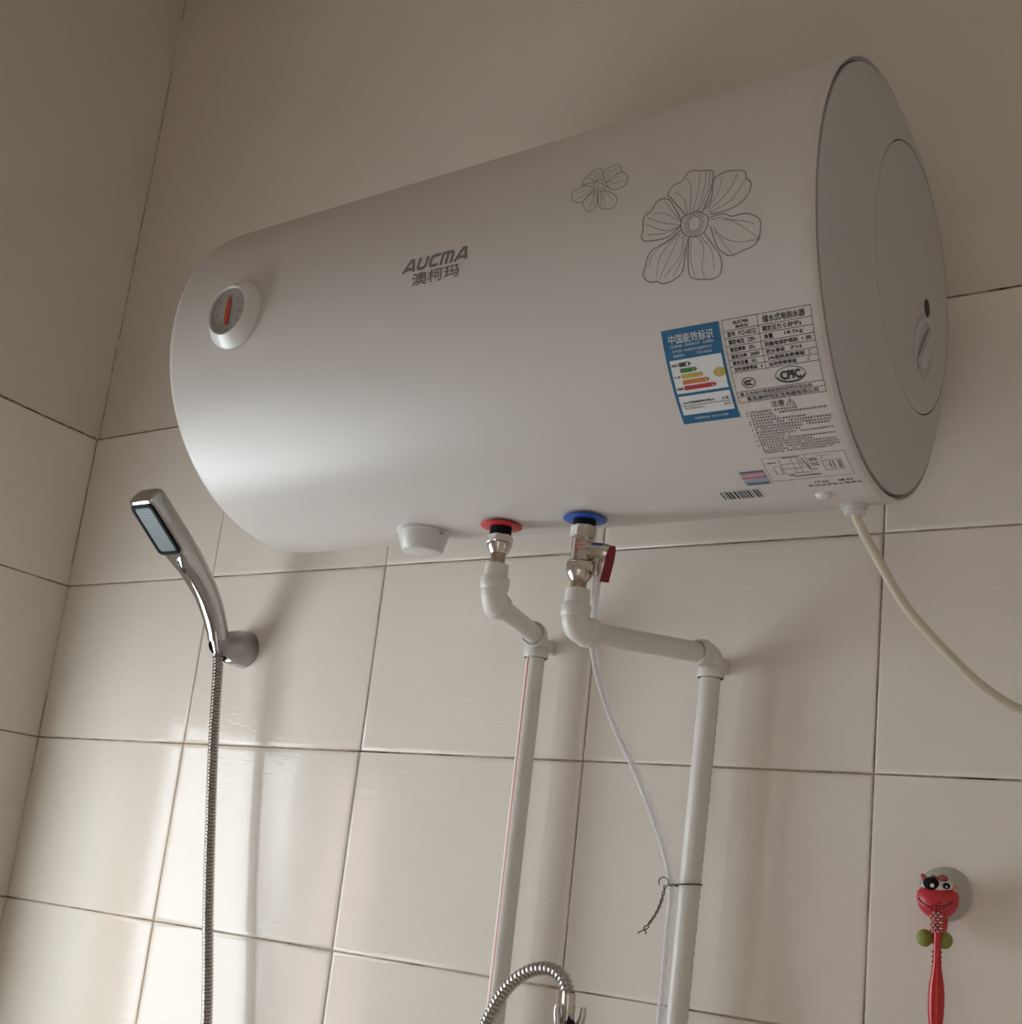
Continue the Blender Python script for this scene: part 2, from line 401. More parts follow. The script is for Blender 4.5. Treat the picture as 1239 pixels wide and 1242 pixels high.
# unseen door added behind the camera: its frosted panes let in fill light
dm = MB(); dh_ = DZ1 + T
for x0, x1, z0, z1 in ((DX0, DX0 + .07, 0, dh_), (DX1 - .07, DX1, 0, dh_), (DX0 + .07, DX1 - .07, dh_ - .07, dh_), (DX0 + .07, DX1 - .07, 0, .12), (DX0 + .07, DX1 - .07, .95, 1.02)):
    dm.box(((x0 + x1) / 2, RY, (z0 + z1) / 2), (x1 - x0, .04, z1 - z0), .003)
d1 = tag(dm.build('fill_door_1', M['door']), kind='structure')
for z0, z1 in ((.12, .95), (1.02, dh_ - .07)):
    pm = MB(); pm.add([(DX0 + .06, RY, z0 - .01), (DX1 - .06, RY, z0 - .01), (DX1 - .06, RY, z1 + .01), (DX0 + .06, RY, z1 + .01)], [[0, 1, 2, 3]]); pm.build('fill_door_pane', M['frosted'], d1, smooth=0, fix=False)
dh = MB(); dh.tube([(DX0 + .035, RY + .02, 1.0), (DX0 + .035, RY + .06, 1.0), (DX0 + .13, RY + .06, 1.0)], .009, 10); dh.build('fill_door_handle', M['chrome'], d1)
# broken hairline cracks along the plaster corner and the top of the tiles
def crack(parent, pts, wmin, wmax, nrm, side, keep=0.8, name='crack'):
    mb = MB(); P = resample(pts, 0.006); nv = Vector(nrm); sv = Vector(side); on = True; wob = 0
    for a, b in zip(P, P[1:]):
        if R.random() < 0.10: on = R.random() < keep
        wob2 = max(-.0012, min(.0012, wob + R.uniform(-.0005, .0005)))
        if on:
            w = R.uniform(wmin, wmax); o = Vector((0, 0, T))
            mb.add([a + o + nv + sv * (wob - w / 2), b + o + nv + sv * (wob2 - w / 2), b + o + nv + sv * (wob2 + w / 2), a + o + nv + sv * (wob + w / 2)], [[0, 1, 2, 3]])
        wob = wob2
    return mb.build(name, M['crack'], parent, smooth=0, fix=False)
crack(wb, [(0.0022, PL, 0.004), (0.0026, PL, CEIL)], 0.0006, 0.0022, (0, -.0004, 0), (1, 0, 0), 0.62)
crack(wl, [(-PL, -0.0008, 0.002), (-PL, -0.0008, -T)], 0.0005, 0.0011, (.0022, 0, 0), (0, 1, 0), 0.22)
crack(wb, [(0.004, PL, 0.0014), (RX, PL, 0.0014)], 0.0006, 0.0014, (0, -.0004, 0), (0, 0, 1), 0.45)
crack(wl, [(-PL, -0.004, 0.0014), (-PL, -1.0, 0.0014)], 0.0010, 0.0026, (.0004, 0, 0), (0, 0, 1), 0.8)

# window in the left wall, out of the picture: it lights the room and shows in the glaze
wn = MB(); yc = (wy0 + wy1) / 2; th = 0.07
for a, b, c, d in ((wy0, wy1, wz1 - .03, wz1), (wy0, wy1, wz0, wz0 + .03), (wy0, wy0 + .03, wz0 + .03, wz1 - .03), (wy1 - .03, wy1, wz0 + .03, wz1 - .03)):
    wn.box((-.036, (a + b) / 2, (c + d) / 2 + T), (.06, b - a, d - c), .002)
w1 = tag(wn.build('window_1', M['frame']), kind='structure')
def sash(y0, y1, x, name):
    mb = MB(); z0, z1 = wz0 + .03, wz1 - .03; t = .042
    for a, b, c, d in ((y0, y1, z1 - t, z1), (y0, y1, z0, z0 + t), (y0, y0 + t, z0 + t, z1 - t), (y1 - t, y1, z0 + t, z1 - t)):
        mb.box((x, (a + b) / 2, (c + d) / 2 + T), (.022, b - a, d - c), .002)
    s = mb.build(name, M['frame'], w1)
    p = MB(); p.box((x, (y0 + y1) / 2, (z0 + z1) / 2 + T), (.004, y1 - y0 - 2 * t + .004, z1 - z0 - 2 * t + .004)); p.build('pane', M['pane'], s)
sash(-0.682, wy1 - .03, -.024, 'sash'); sash(wy0 + .03, -0.735, -.048, 'sash')
mm_ = MB(); mm_.box((-.036, -.7085, (wz0 + wz1) / 2 + T), (.05, .053, wz1 - wz0 - .06), .002); mm_.build('mullion', M['frame'], w1)
rv = MB()
for q in ([(-D, wy0, wz0), (-.12, wy0, wz0), (-.12, wy1, wz0), (-D, wy1, wz0)], [(-D, wy0, wz1), (-D, wy1, wz1), (-.12, wy1, wz1), (-.12, wy0, wz1)],
          [(-D, wy0, wz0), (-D, wy0, wz1), (-.12, wy0, wz1), (-.12, wy0, wz0)], [(-D, wy1, wz0), (-.12, wy1, wz0), (-.12, wy1, wz1), (-D, wy1, wz1)]):
    rv.add([(p[0], p[1], p[2] + T) for p in q], [[0, 1, 2, 3]])
rv.build('window_reveal', M['plaster'], w1, smooth=0, fix=False)
# what stands outside: a brick house across the yard
ob = MB(); ob.box((-19.4, -25.0, 4.0), (3.2, 3.0, 34.0)); tag(ob.build('brick_house', M['brick'], smooth=0), kind='structure')

# ------------------------------------------------------------------ the water heater
HR = 0.1926                       # radius
AX = math.atan2(-0.016, 1.0)      # it hangs a hair off parallel to the wall
SL = -0.7205                      # left end along the axis, measured from the right-hand seam at 0
heater = Thing('water_heater', (1.38 - 0.36, -0.2226 + 0.36 * 0.016, -0.1022 - HR), 'large pearl white cylindrical electric water heater hung on the back wall', 'water heater', AX)
HO = Vector((0.36, 0, HR))        # from the base to the axis at the seam
class HB:                         # heater parts live in the heater's own frame: s along the axis, y to the wall, z up, from the seam centre
    pass
def hpart(name, mb, material, parent=None, **k):
    return mb.build(name, material, parent or heater.o, -HO, **k)
def onskin(s, arc, off=0.0):
    t = arc / HR
    return Vector((s, -(HR + off) * math.cos(t), (HR + off) * math.sin(t)))
mb = MB(); mb.lathe((0, 0, 0), (1, 0, 0), [(SL, 0.0), (SL, .150), (SL + .0005, HR - .008), (SL + .0018, HR - .003), (SL + .005, HR - .0006), (SL + .010, HR), (-.012, HR), (-.004, HR - .0006), (-.0008, HR - .0018), (0.0, HR - .0034), (-.0035, HR - .0050), (-.0035, 0.0)], 160, False, False)
hpart('body', mb, M['shell'], smooth=50)
# right end: domed cap set in the rim, with the round control cover in it
RS, RI, DI = 0.1850, 0.1165, 0.0235
def dome(r): return 0.0005 + 0.0311 * (1 - (r / RS) ** 3) if r < RS else 0.0005
k = DI / dome(RI)
dm_ = lambda r: dome(r) * k
prof = [(-.003, RS), (0.0004, RS)] + [(dm_(RS * (1 - i / 14.0) + (RI + .0008) * (i / 14.0)), RS * (1 - i / 14.0) + (RI + .0008) * (i / 14.0)) for i in range(1, 15)]
prof += [(dm_(RI) - .004, RI + .0010)]
mb = MB(); mb.lathe((0, 0, 0), (1, 0, 0), prof, 128, False, False); hpart('end_cap', mb, M['cap'], smooth=40)
mb = MB(); mb.lathe((0, 0, 0), (1, 0, 0), [(-.0032, HR - .0056), (-.0032, RS - .001)], 128, False, False); hpart('seam', mb, M['seam'], smooth=0)
prof = [(dm_(RI) - .004, RI - .0004)] + [(dm_((RI - .0004) * (1 - i / 12.0)) - .0004, (RI - .0004) * (1 - i / 12.0)) for i in range(0, 13)]
mb = MB(); mb.lathe((0, 0, 0), (1, 0, 0), prof, 96, False, True); cover = hpart('control_cover', mb, M['cap'], smooth=40)
mb = MB(); mb.lathe((0, 0, 0), (1, 0, 0), [(dm_(RI) - .0032, RI + .0012), (dm_(RI) - .0032, RI - .0008)], 96, False, False); hpart('cover_gap', mb, M['dark'], cover, smooth=0)
def oncap(y, z, off=0.0): return Vector((dm_(min(math.hypot(y, z), RS)) - .0004 + off, y, z))
KY, KZ = 0.010, -0.063          # temperature knob
mb = MB(); c = oncap(KY, KZ); nrm = Vector((1, KY * 2.2, KZ * 2.2)).normalized()
nrm = (oncap(KY, KZ) - Vector((-.55, 0, 0))).normalized()
mb.lathe(c, nrm, [(-.003, .0275), (.0008, .0275), (.0016, .0265), (.0016, .0235), (-.0002, .0228), (-.0002, .0005)], 40, False, True)
kn = hpart('knob', mb, M['cap'], cover)
mb = MB(); rot = Vector((1, 0, 0)).rotation_difference(nrm).to_matrix() @ Matrix.Rotation(math.radians(-28), 3, 'X')
mb.box(c + nrm * .003, (.009, .0125, .043), .003, rot); hpart('knob_grip', mb, M['cap'], kn)
mb = MB(); mb.lathe(oncap(.014, -.0215, -.001), (1, 0, 0), [(0, .0078), (.0016, .0078), (.0018, .0070), (.0018, .0004)], 20, False, True); hpart('pilot_light', mb, M['dark'], cover)
# thermometer
GS, GA = -0.6175, -0.0065
c = onskin(GS, GA, -.002); t = GA / HR; n_ = Vector((0, -math.cos(t), math.sin(t)))
mb = MB(); mb.lathe(c, n_, [(0, .0372), (.0030, .0372), (.0040, .0366), (.0135, .0280), (.0145, .0272), (.0145, .0260), (.0120, .0255)], 56, False, False); th = hpart('thermometer', mb, M['white'])
mb = MB(); mb.lathe(c, n_, [(.0117, .0262), (.0122, .0004)], 40, False, True); hpart('dial', mb, M['gaugeface'], th)
up = Vector((0, math.sin(t), math.cos(t))); sx = Vector((1, 0, 0)); fc = c + n_ * .0131
mb = MB(); q = lambda a, b: fc + sx * a + up * b
mb.add([q(-.0026, -.0165), q(.0026, -.0165), q(.0036, 0), q(.0024, .012), q(0, .0175), q(-.0024, .012), q(-.0036, 0)], [list(range(7))]); nd = hpart('needle', mb, M['needle'], th, smooth=0, fix=False)
mb = MB()
for i in range(11):
    a = math.radians(140 + i * 26); u_ = sx * math.cos(a) + up * math.sin(a); w_ = sx * -math.sin(a) + up * math.cos(a); o_ = c + n_ * .0127
    mb.add([o_ + u_ * .0195 - w_ * .0006, o_ + u_ * .0230 - w_ * .0006, o_ + u_ * .0230 + w_ * .0006, o_ + u_ * .0195 + w_ * .0006], [[0, 1, 2, 3]])
    if i % 2 == 0:
        mb.add([o_ + u_ * .0150 - w_ * .0013, o_ + u_ * .0176 - w_ * .0013, o_ + u_ * .0176 + w_ * .0013, o_ + u_ * .0150 + w_ * .0013], [[0, 1, 2, 3]])
tk = hpart('scale_marks', mb, M['ink'], th, smooth=0, fix=False)

# ---- print on the shell: everything is laid out in (s, arc) on the surface
def ribbon(mb, pts, w, off=.0003, close=False):
    P = [Vector((p[0], p[1])) for p in pts]
    if close: P.append(P[0])
    for a, b in zip(P, P[1:]):
        d = b - a
        if d.length < 1e-6: continue
        nseg = max(1, int(abs(d.y) / .012) + 1); n2 = Vector((-d.y, d.x)).normalized() * (w / 2); e = d.normalized() * (w * .3)
        a2, b2 = a - e, b + e
        for i in range(nseg):
            p, q_ = a2.lerp(b2, i / nseg), a2.lerp(b2, (i + 1) / nseg)
            mb.add([onskin(*(p - n2), off), onskin(*(q_ - n2), off), onskin(*(q_ + n2), off), onskin(*(p + n2), off)], [[0, 1, 2, 3]])
def patch(mb, s0, s1, a0, a1, off, n=None):
    n = n or max(1, int(abs(a1 - a0) / .004)); vs_, fs = [], []
    for i in range(n + 1):
        a = a0 + (a1 - a0) * i / n; vs_ += [onskin(s0, a, off), onskin(s1, a, off)]
    for i in range(n): fs.append([2 * i, 2 * i + 1, 2 * i + 3, 2 * i + 2])
    mb.add(vs_, fs)
def curve2(pts, n=5, close=False):
    return [(p.x, p.y) for p in smooth_path([(a, b, 0) for a, b in pts], n)]
TXT = {}
def glyphs(body, bold=0.0):
    """flat outline of a line of writing, unit height, as triangles"""
    key = (body, bold)
    if key not in TXT:
        cu = bpy.data.curves.new('writing', 'FONT'); cu.body = body; cu.size = 1.0; cu.resolution_u = 2; cu.offset = bold; cu.fill_mode = 'FRONT'
        o = bpy.data.objects.new('writing', cu); COL.objects.link(o)
        bpy.context.view_layer.update(); dg = bpy.context.evaluated_depsgraph_get(); e = o.evaluated_get(dg); me = e.to_mesh()
        v = [(p.co.x, p.co.y) for p in me.vertices]; f = [list(p.vertices) for p in me.polygons]
        e.to_mesh_clear(); bpy.data.objects.remove(o); bpy.data.curves.remove(cu)
        TXT[key] = (v, f)
    return TXT[key]
def write(mb, body, s0, s1, a0, a1, off=.0003, bold=0.0, align='fit', slant=0.0):
    """fit a line of writing into the box s0..s1 x a0(bottom)..a1(top); bold = overprinting, as a share of the height"""
    v, f = glyphs(body, 0.0)
    if not v: return
    x0, x1 = min(p[0] for p in v), max(p[0] for p in v); y0, y1 = min(p[1] for p in v), max(p[1] for p in v)
    ky = (a1 - a0) / max(y1 - y0, 1e-6); kx = (s1 - s0) / (x1 - x0) if align == 'fit' else ky
    if align != 'fit' and kx * (x1 - x0) > (s1 - s0): kx = (s1 - s0) / (x1 - x0)
    b = bold * (a1 - a0)
    for du, dv_ in ([(0, 0)] if bold == 0 else [(-b, 0), (b, 0), (0, b), (0, -b)]):
        mb.add([onskin(s0 + du + (x - x0) * kx + slant * (y - y0) * ky, a0 + dv_ + (y - y0) * ky, off) for x, y in v], f)
P0 = dict(smooth=0, fix=False)
# brand mark: angular letters drawn with strokes, and the three characters under it
mb = MB()
def letter(strokes, s0, wd, a0=-0.0066, h=0.0110, lw=.0031, sl=0.20):
    for st in strokes: ribbon(mb, [(s0 + x * wd + sl * y * h, a0 + y * h) for x, y in st], lw)
A_ = [[(0, 0), (.5, 1), (.72, 1), (1, 0)], [(.28, .22), (.9, .22)]]
U_ = [[(0, 1), (0, .28), (.14, .06), (.74, .06), (.92, .28), (.92, 1)]]
C_ = [[(1, .95), (.22, .95), (.04, .75), (.04, .25), (.2, .05), (.95, .05)]]
m_ = [[(0, 0), (0, .95), (.84, .95), (1, .78), (1, 0)], [(.5, 0), (.5, .9)]]
letter(A_, -.3940, .0122); letter(U_, -.3775, .0100); letter(C_, -.3636, .0094); letter(m_, -.3502, .0116); letter(A_, -.3340, .0120)
write(mb, '澳柯玛', -.3825, -.3285, -.0222, -.0098, bold=0.022)
hpart('brand_mark', mb, M['ink'], **P0)
FL1 = [[(-0.1048,-0.0167),(-0.1185,0.0011),(-0.1221,0.006),(-0.1182,0.0131),(-0.1108,0.0152),(-0.105,0.0233),(-0.0964,0.0211),(-0.0856,0.0183),(-0.0833,0.014),(-0.0838,0.0038),(-0.0862,-0.007),(-0.0904,-0.0171)],[(-0.088,-0.0155),(-0.0832,-0.0078),(-0.0827,0.0082),(-0.0776,0.0124),(-0.0704,0.0136),(-0.057,0.0095),(-0.0547,0.0022),(-0.0504,-0.0027),(-0.052,-0.0111),(-0.0596,-0.018),(-0.071,-0.021),(-0.0841,-0.0208)],[(-0.084,-0.0237),(-0.0782,-0.0229),(-0.0709,-0.0236),(-0.0651,-0.0269),(-0.0537,-0.0271),(-0.0431,-0.0337),(-0.0422,-0.0426),(-0.044,-0.0496),(-0.0484,-0.054),(-0.057,-0.0556),(-0.0663,-0.0575),(-0.0727,-0.0544),(-0.0782,-0.0472),(-0.0832,-0.031)],[(-0.0883,-0.0354),(-0.0811,-0.0466),(-0.0763,-0.0544),(-0.0746,-0.0628),(-0.0773,-0.0703),(-0.0841,-0.0723),(-0.0957,-0.0702),(-0.1021,-0.0663),(-0.1029,-0.0545),(-0.1017,-0.0368)],[(-0.1093,-0.028),(-0.1184,-0.0346),(-0.1354,-0.0403),(-0.1412,-0.0526),(-0.1431,-0.0586),(-0.138,-0.0647),(-0.131,-0.0654),(-0.1258,-0.0683),(-0.1165,-0.067),(-0.1086,-0.0623),(-0.1058,-0.0526),(-0.1024,-0.0366)],[(-0.1087,-0.0224),(-0.1096,-0.0178),(-0.1164,-0.0056),(-0.1208,0.0009),(-0.128,0.0032),(-0.1331,0.0001),(-0.1358,-0.0055),(-0.1425,-0.0101),(-0.1427,-0.0206),(-0.1441,-0.0269),(-0.1401,-0.0307),(-0.1307,-0.032),(-0.1199,-0.0315),(-0.1094,-0.0251)],[(-0.0947,-0.0154),(-0.0863,-0.0217),(-0.0854,-0.0276),(-0.0883,-0.034),(-0.0942,-0.0363),(-0.1017,-0.0354),(-0.1077,-0.0298),(-0.1087,-0.0224),(-0.1066,-0.0177),(-0.1006,-0.0162),(-0.0947,-0.0154)]]
FL1V = [[(-0.1037,-0.0155),(-0.1067,-0.0034),(-0.116,0.0068)],[(-0.1015,-0.0145),(-0.1015,0.0061),(-0.1064,0.0164)],[(-0.0985,-0.0145),(-0.0952,0.0029),(-0.0955,0.02)],[(-0.0947,-0.0151),(-0.09,0.0031),(-0.0901,0.0184)],[(-0.0932,-0.0157),(-0.0868,0.0007),(-0.0866,0.0166)],[(-0.0857,-0.0182),(-0.0729,-0.0089),(-0.065,0.0027),(-0.0628,0.0098)],[(-0.0858,-0.016),(-0.0777,-0.0032),(-0.0757,0.0087)],[(-0.0849,-0.0194),(-0.0669,-0.0133),(-0.055,0.0031)],[(-0.0825,-0.0254),(-0.0723,-0.0264),(-0.0579,-0.0358),(-0.044,-0.0483)],[(-0.081,-0.0314),(-0.0737,-0.0413),(-0.0609,-0.0481),(-0.044,-0.0496)],[(-0.0737,-0.0274),(-0.055,-0.033),(-0.0466,-0.0376)],[(-0.0795,-0.036),(-0.071,-0.0487),(-0.0656,-0.0565)],[(-0.0957,-0.0359),(-0.0892,-0.0463),(-0.0913,-0.0609),(-0.0898,-0.0706)],[(-0.0994,-0.0359),(-0.1006,-0.0536),(-0.0977,-0.0678)],[(-0.0927,-0.0359),(-0.0827,-0.0504),(-0.0813,-0.0655)],[(-0.1092,-0.0309),(-0.1169,-0.0448),(-0.1285,-0.0634)],[(-0.107,-0.0328),(-0.1095,-0.0491),(-0.1239,-0.0629)],[(-0.1108,-0.0291),(-0.1323,-0.0417),(-0.1372,-0.052)],[(-0.1054,-0.0346),(-0.1072,-0.0496),(-0.1163,-0.0643)],[(-0.11,-0.0307),(-0.1261,-0.0444),(-0.1316,-0.0628)],[(-0.1087,-0.0216),(-0.1238,-0.0107),(-0.1332,-0.0089)],[(-0.1094,-0.0237),(-0.1249,-0.0187),(-0.1393,-0.0108)],[(-0.1094,-0.0244),(-0.1231,-0.0257),(-0.1406,-0.0158)],[(-0.1092,-0.0201),(-0.116,-0.0118),(-0.1247,0.0011)],[(-0.1093,-0.0254),(-0.123,-0.0279),(-0.1386,-0.0259)]]
FL2 = [[(-0.1927,0.0392),(-0.2065,0.0399),(-0.2083,0.044),(-0.204,0.0508),(-0.1973,0.0549),(-0.1914,0.0518),(-0.1896,0.0401)],[(-0.1869,0.0393),(-0.1887,0.0509),(-0.1818,0.0538),(-0.1768,0.0537),(-0.172,0.0473),(-0.1719,0.0433),(-0.1786,0.0396),(-0.1841,0.0356)],[(-0.1833,0.0344),(-0.1786,0.0396),(-0.1719,0.0433),(-0.1651,0.0383),(-0.1627,0.0301),(-0.1676,0.0252),(-0.1758,0.0252),(-0.1827,0.0314)],[(-0.1836,0.0271),(-0.1751,0.0211),(-0.17,0.0146),(-0.1715,0.0074),(-0.178,0.0066),(-0.1841,0.009),(-0.1876,0.0141),(-0.1903,0.0272)],[(-0.1903,0.0272),(-0.1896,0.0129),(-0.1966,0.0088),(-0.2016,0.0144),(-0.2037,0.0219),(-0.194,0.0292)],[(-0.1959,0.0344),(-0.2069,0.0381),(-0.2149,0.0353),(-0.2167,0.0292),(-0.2125,0.0235),(-0.2052,0.0206),(-0.1953,0.0314)],[(-0.1952,0.039),(-0.1913,0.0403),(-0.185,0.0368),(-0.1833,0.0297),(-0.1869,0.0271),(-0.1924,0.0296),(-0.1956,0.0343),(-0.1952,0.039)],[(-0.1926,0.0362),(-0.1878,0.0357),(-0.186,0.0311),(-0.1892,0.0302),(-0.1922,0.0329),(-0.1926,0.0362)]]
FL2V = [[(-0.1929,0.0402),(-0.1993,0.0493)],[(-0.1913,0.0403),(-0.1958,0.0523)],[(-0.1945,0.0397),(-0.2038,0.0466)],[(-0.1867,0.0402),(-0.1835,0.0502)],[(-0.1854,0.0388),(-0.1767,0.0499)],[(-0.1824,0.0341),(-0.1717,0.0384)],[(-0.1821,0.0321),(-0.1655,0.0318)],[(-0.1845,0.0273),(-0.174,0.0139)],[(-0.1861,0.0269),(-0.1799,0.0087)],[(-0.1878,0.0274),(-0.1844,0.0116)],[(-0.1931,0.0289),(-0.1961,0.0112)],[(-0.1921,0.0277),(-0.1922,0.0136)],[(-0.1953,0.0314),(-0.2094,0.0253)],[(-0.1957,0.0334),(-0.2124,0.0317)]]
for nm, ol, ve, w1_, w2_ in (('flower_print', FL1, FL1V, .00095, .00048), ('flower_print', FL2, FL2V, .0007, .00045)):
    mb = MB()
    for l in ol: ribbon(mb, curve2(l, 4), w1_)
    for l in ve: ribbon(mb, curve2(l, 4), w2_)
    if nm and ol is FL1:
        for i in range(13):
            a = 2 * math.pi * i / 13; cs, ca = -.0972 + .0074 * math.cos(a), -.0256 + .0086 * math.sin(a)
            ribbon(mb, [(cs + .0013 * math.cos(b), ca + .0013 * math.sin(b)) for b in [2 * math.pi * j / 6 for j in range(7)]], .0005)
        ribbon(mb, [(-.0972 + .0050 * math.cos(b) * (1 + .08 * (j % 2)), -.0256 + .0060 * math.sin(b) * (1 + .08 * (j % 2))) for j, b in enumerate([2 * math.pi * j / 20 for j in range(21)])], .0006)
    hpart(nm, mb, M['inklt'], **P0)
# energy label sticker
es0, es1, ea0, ea1 = -.1325, -.0822, -.1862, -.1050
ew, eh = es1 - es0, ea1 - ea0
E = lambda u, v: (es0 + u * ew, ea1 - v * eh)          # u right, v down, 0..1
def erect(mb, u0, v0, u1, v1, off):
    (a, b), (c_, d) = E(u0, v0), E(u1, v1); patch(mb, a, c_, d, b, off)
def ewrite(mb, t_, u0, v0, u1, v1, off=.0007, bold=0.0, align='fit'):
    (a, b), (c_, d) = E(u0, v0), E(u1, v1); write(mb, t_, a, c_, d, b, off, bold, align)
mb = MB(); patch(mb, es0, es1, ea0, ea1, .0003); lab = hpart('energy_label', mb, M['labelblue'], **P0)
mb = MB(); erect(mb, .055, .305, .955, .655, .0005); erect(mb, .055, .685, .955, .895, .0005); hpart('label_panel', mb, M['labelwhite'], lab, **P0)
mb = MB(); ewrite(mb, '中国能效标识', .11, .055, .88, .145, bold=.015); ewrite(mb, 'CHINA  ENERGY  LABEL', .11, .158, .88, .182)
ewrite(mb, '生产者名称  青岛澳柯玛生活电器有限公司', .14, .205, .82, .232); ewrite(mb, '规格型号', .14, .252, .34, .278); ewrite(mb, 'FCD-60D22', .56, .252, .82, .276)
tx = hpart('label_heading', mb, M['labelwhite'], lab, **P0)
mb = MB(); ewrite(mb, '依据国家标准:  GB 21519-2008', .23, .928, .82, .955); hpart('label_footer', mb, M['labelwhite'], lab, **P0)
for i, (mm, u1) in enumerate((('lg1', .42), ('lg2', .51), ('lg3', .59), ('lg4', .68), ('lg5', .77))):
    v0 = .335 + i * .061; mb = MB()
    pts = [E(.205, v0), E(u1 - .045, v0), E(u1, v0 + .0225), E(u1 - .045, v0 + .045), E(.205, v0 + .045)]
    mb.add([onskin(*p, .0007) for p in pts], [[0, 1, 2, 3, 4]]); hpart('rating_arrow', mb, M[mm], lab, **P0)
mb = MB()
for i, u1 in enumerate((.42, .51, .59, .68, .77)): ewrite(mb, str(i + 1), u1 - .085, .341 + i * .061, u1 - .05, .374 + i * .061, .0010, .02)
ewrite(mb, '3', .845, .465, .885, .51, .0010, .03)
hpart('rating_numbers', mb, M['labelwhite'], lab, **P0)
mb = MB(); ca, cb = E(.865, .488)
mb.add([onskin(ca + .0052 * math.cos(2 * math.pi * j / 20), cb + .0040 * math.sin(2 * math.pi * j / 20), .0007) for j in range(20)], [list(range(20))]); hpart('grade_badge', mb, M['lg3'], lab, **P0)
mb = MB(); ewrite(mb, '耗能低', .075, .345, .185, .372, bold=.02); ewrite(mb, '中 等', .075, .468, .185, .493, bold=.02); ewrite(mb, '耗能高', .075, .59, .185, .617, bold=.02)
ewrite(mb, '24小时固有能耗系数(ε)', .11, .745, .66, .778, bold=.02); ewrite(mb, '0.8', .80, .745, .90, .775, bold=.02)
ewrite(mb, '热水输出率(μ)', .11, .808, .46, .838); ewrite(mb, '60%', .80, .808, .92, .838)
a, b = E(.08, .793); c_, d = E(.93, .793); ribbon(mb, [(a, b), (c_, d)], .0005, .0007)
hpart('label_ink', mb, M['inkdk'], lab, **P0)
# rating plate printed beside it
ts0, ts1, ta0, ta1 = -.0795, -.0078, -.1738, -.1052
tw, tah = ts1 - ts0, ta1 - ta0
Q = lambda u, v: (ts0 + u * tw, ta1 - v * tah)
mb = MB()
def tline(u0, v0, u1, v1, w=.00042): ribbon(mb, [Q(u0, v0), Q(u1, v1)], w)
def twrite(t_, u0, v0, u1, v1, bold=.03, align='fit'):
    (a, b), (c_, d) = Q(u0, v0), Q(u1, v1); write(mb, t_, a, c_, d, b, .0003, bold, align)
vr = [0, .125, .215, .305, .39, .47, .545, .62, .86, .925, 1.0]
for v in vr: tline(0, v, 1, v)
tline(0, 0, 0, 1); tline(1, 0, 1, 1); tline(.405, 0, .405, .62)
twrite('AUCMA', .12, .025, .30, .065, .05); twrite('澳柯玛', .14, .078, .29, .112, .03)
twrite('储水式电热水器', .46, .025, .93, .105, .022)
LT = [('型号', 'FCD-60D22', .375), ('额定电压', '220V~', .36), ('额定频率', '50Hz', .33), ('额定功率', '2000W', .37), ('额定容量', '60L', .32), ('加热速度等级', 'A', .375)]
RT = [('额定压力', '0.8MPa', .66, .86), ('净重', '18.5kg', .66, .86), ('防触电保护类别', 'I 类', .84, .94), ('防水等级', 'IPX4', .70, .82), ('24h能耗系数等级', 'C', .88, .905), ('加热效率等级', 'C', .86, .885)]
for i in range(6):
    v0, v1 = vr[i + 1], vr[i + 2]; p = (v1 - v0) * .18; n_l, n_r = len(LT[i][0]), len(RT[i][0])
    twrite(LT[i][0], .04, v0 + p, .04 + .045 * n_l, v1 - p); b_ = .04 + .045 * n_l + .04
    twrite(LT[i][1], max(b_, LT[i][2] - .03 * len(LT[i][1])), v0 + p * 1.2, LT[i][2], v1 - p * 1.2, .02)
    twrite(RT[i][0], .445, v0 + p, .445 + .052 * min(n_r, 8), v1 - p); twrite(RT[i][1], RT[i][2] + .02, v0 + p * 1.2, RT[i][3] + .02, v1 - p * 1.2, .02)
def ell(u, v, ru, rv, w): ribbon(mb, [Q(u + ru * math.cos(2 * math.pi * j / 36), v + rv * math.sin(2 * math.pi * j / 36)) for j in range(37)], w)
ell(.655, .735, .17, .095, .0005); ribbon(mb, [Q(.655 + .155 * math.cos(j * math.pi / 20), .738 + .082 * math.sin(j * math.pi / 20)) for j in range(1, 20)], .0009)
twrite('CPIC', .545, .685, .770, .785, .075)
ell(.17, .76, .075, .062, .0007)
for j in range(3): ribbon(mb, [Q(.165 + .027 * j - .02 + .022 * math.cos(math.radians(d_)), .76 + .028 * math.sin(math.radians(d_))) for d_ in range(60, 301, 30)], .0010)
mb.add([onskin(*[x + y for x, y in zip(Q(.06, .893), (.0014 * math.cos(2 * math.pi * j / 12), .0014 * math.sin(2 * math.pi * j / 12)))], .0003) for j in range(12)], [list(range(12))])
twrite('且安装时需装配随机附带的安全阀', .10, .872, .86, .914, .012)
twrite('青岛澳柯玛生活电器有限公司', .10, .936, .92, .99, .02)
hpart('rating_plate_print', mb, M['inkdk'], **P0)
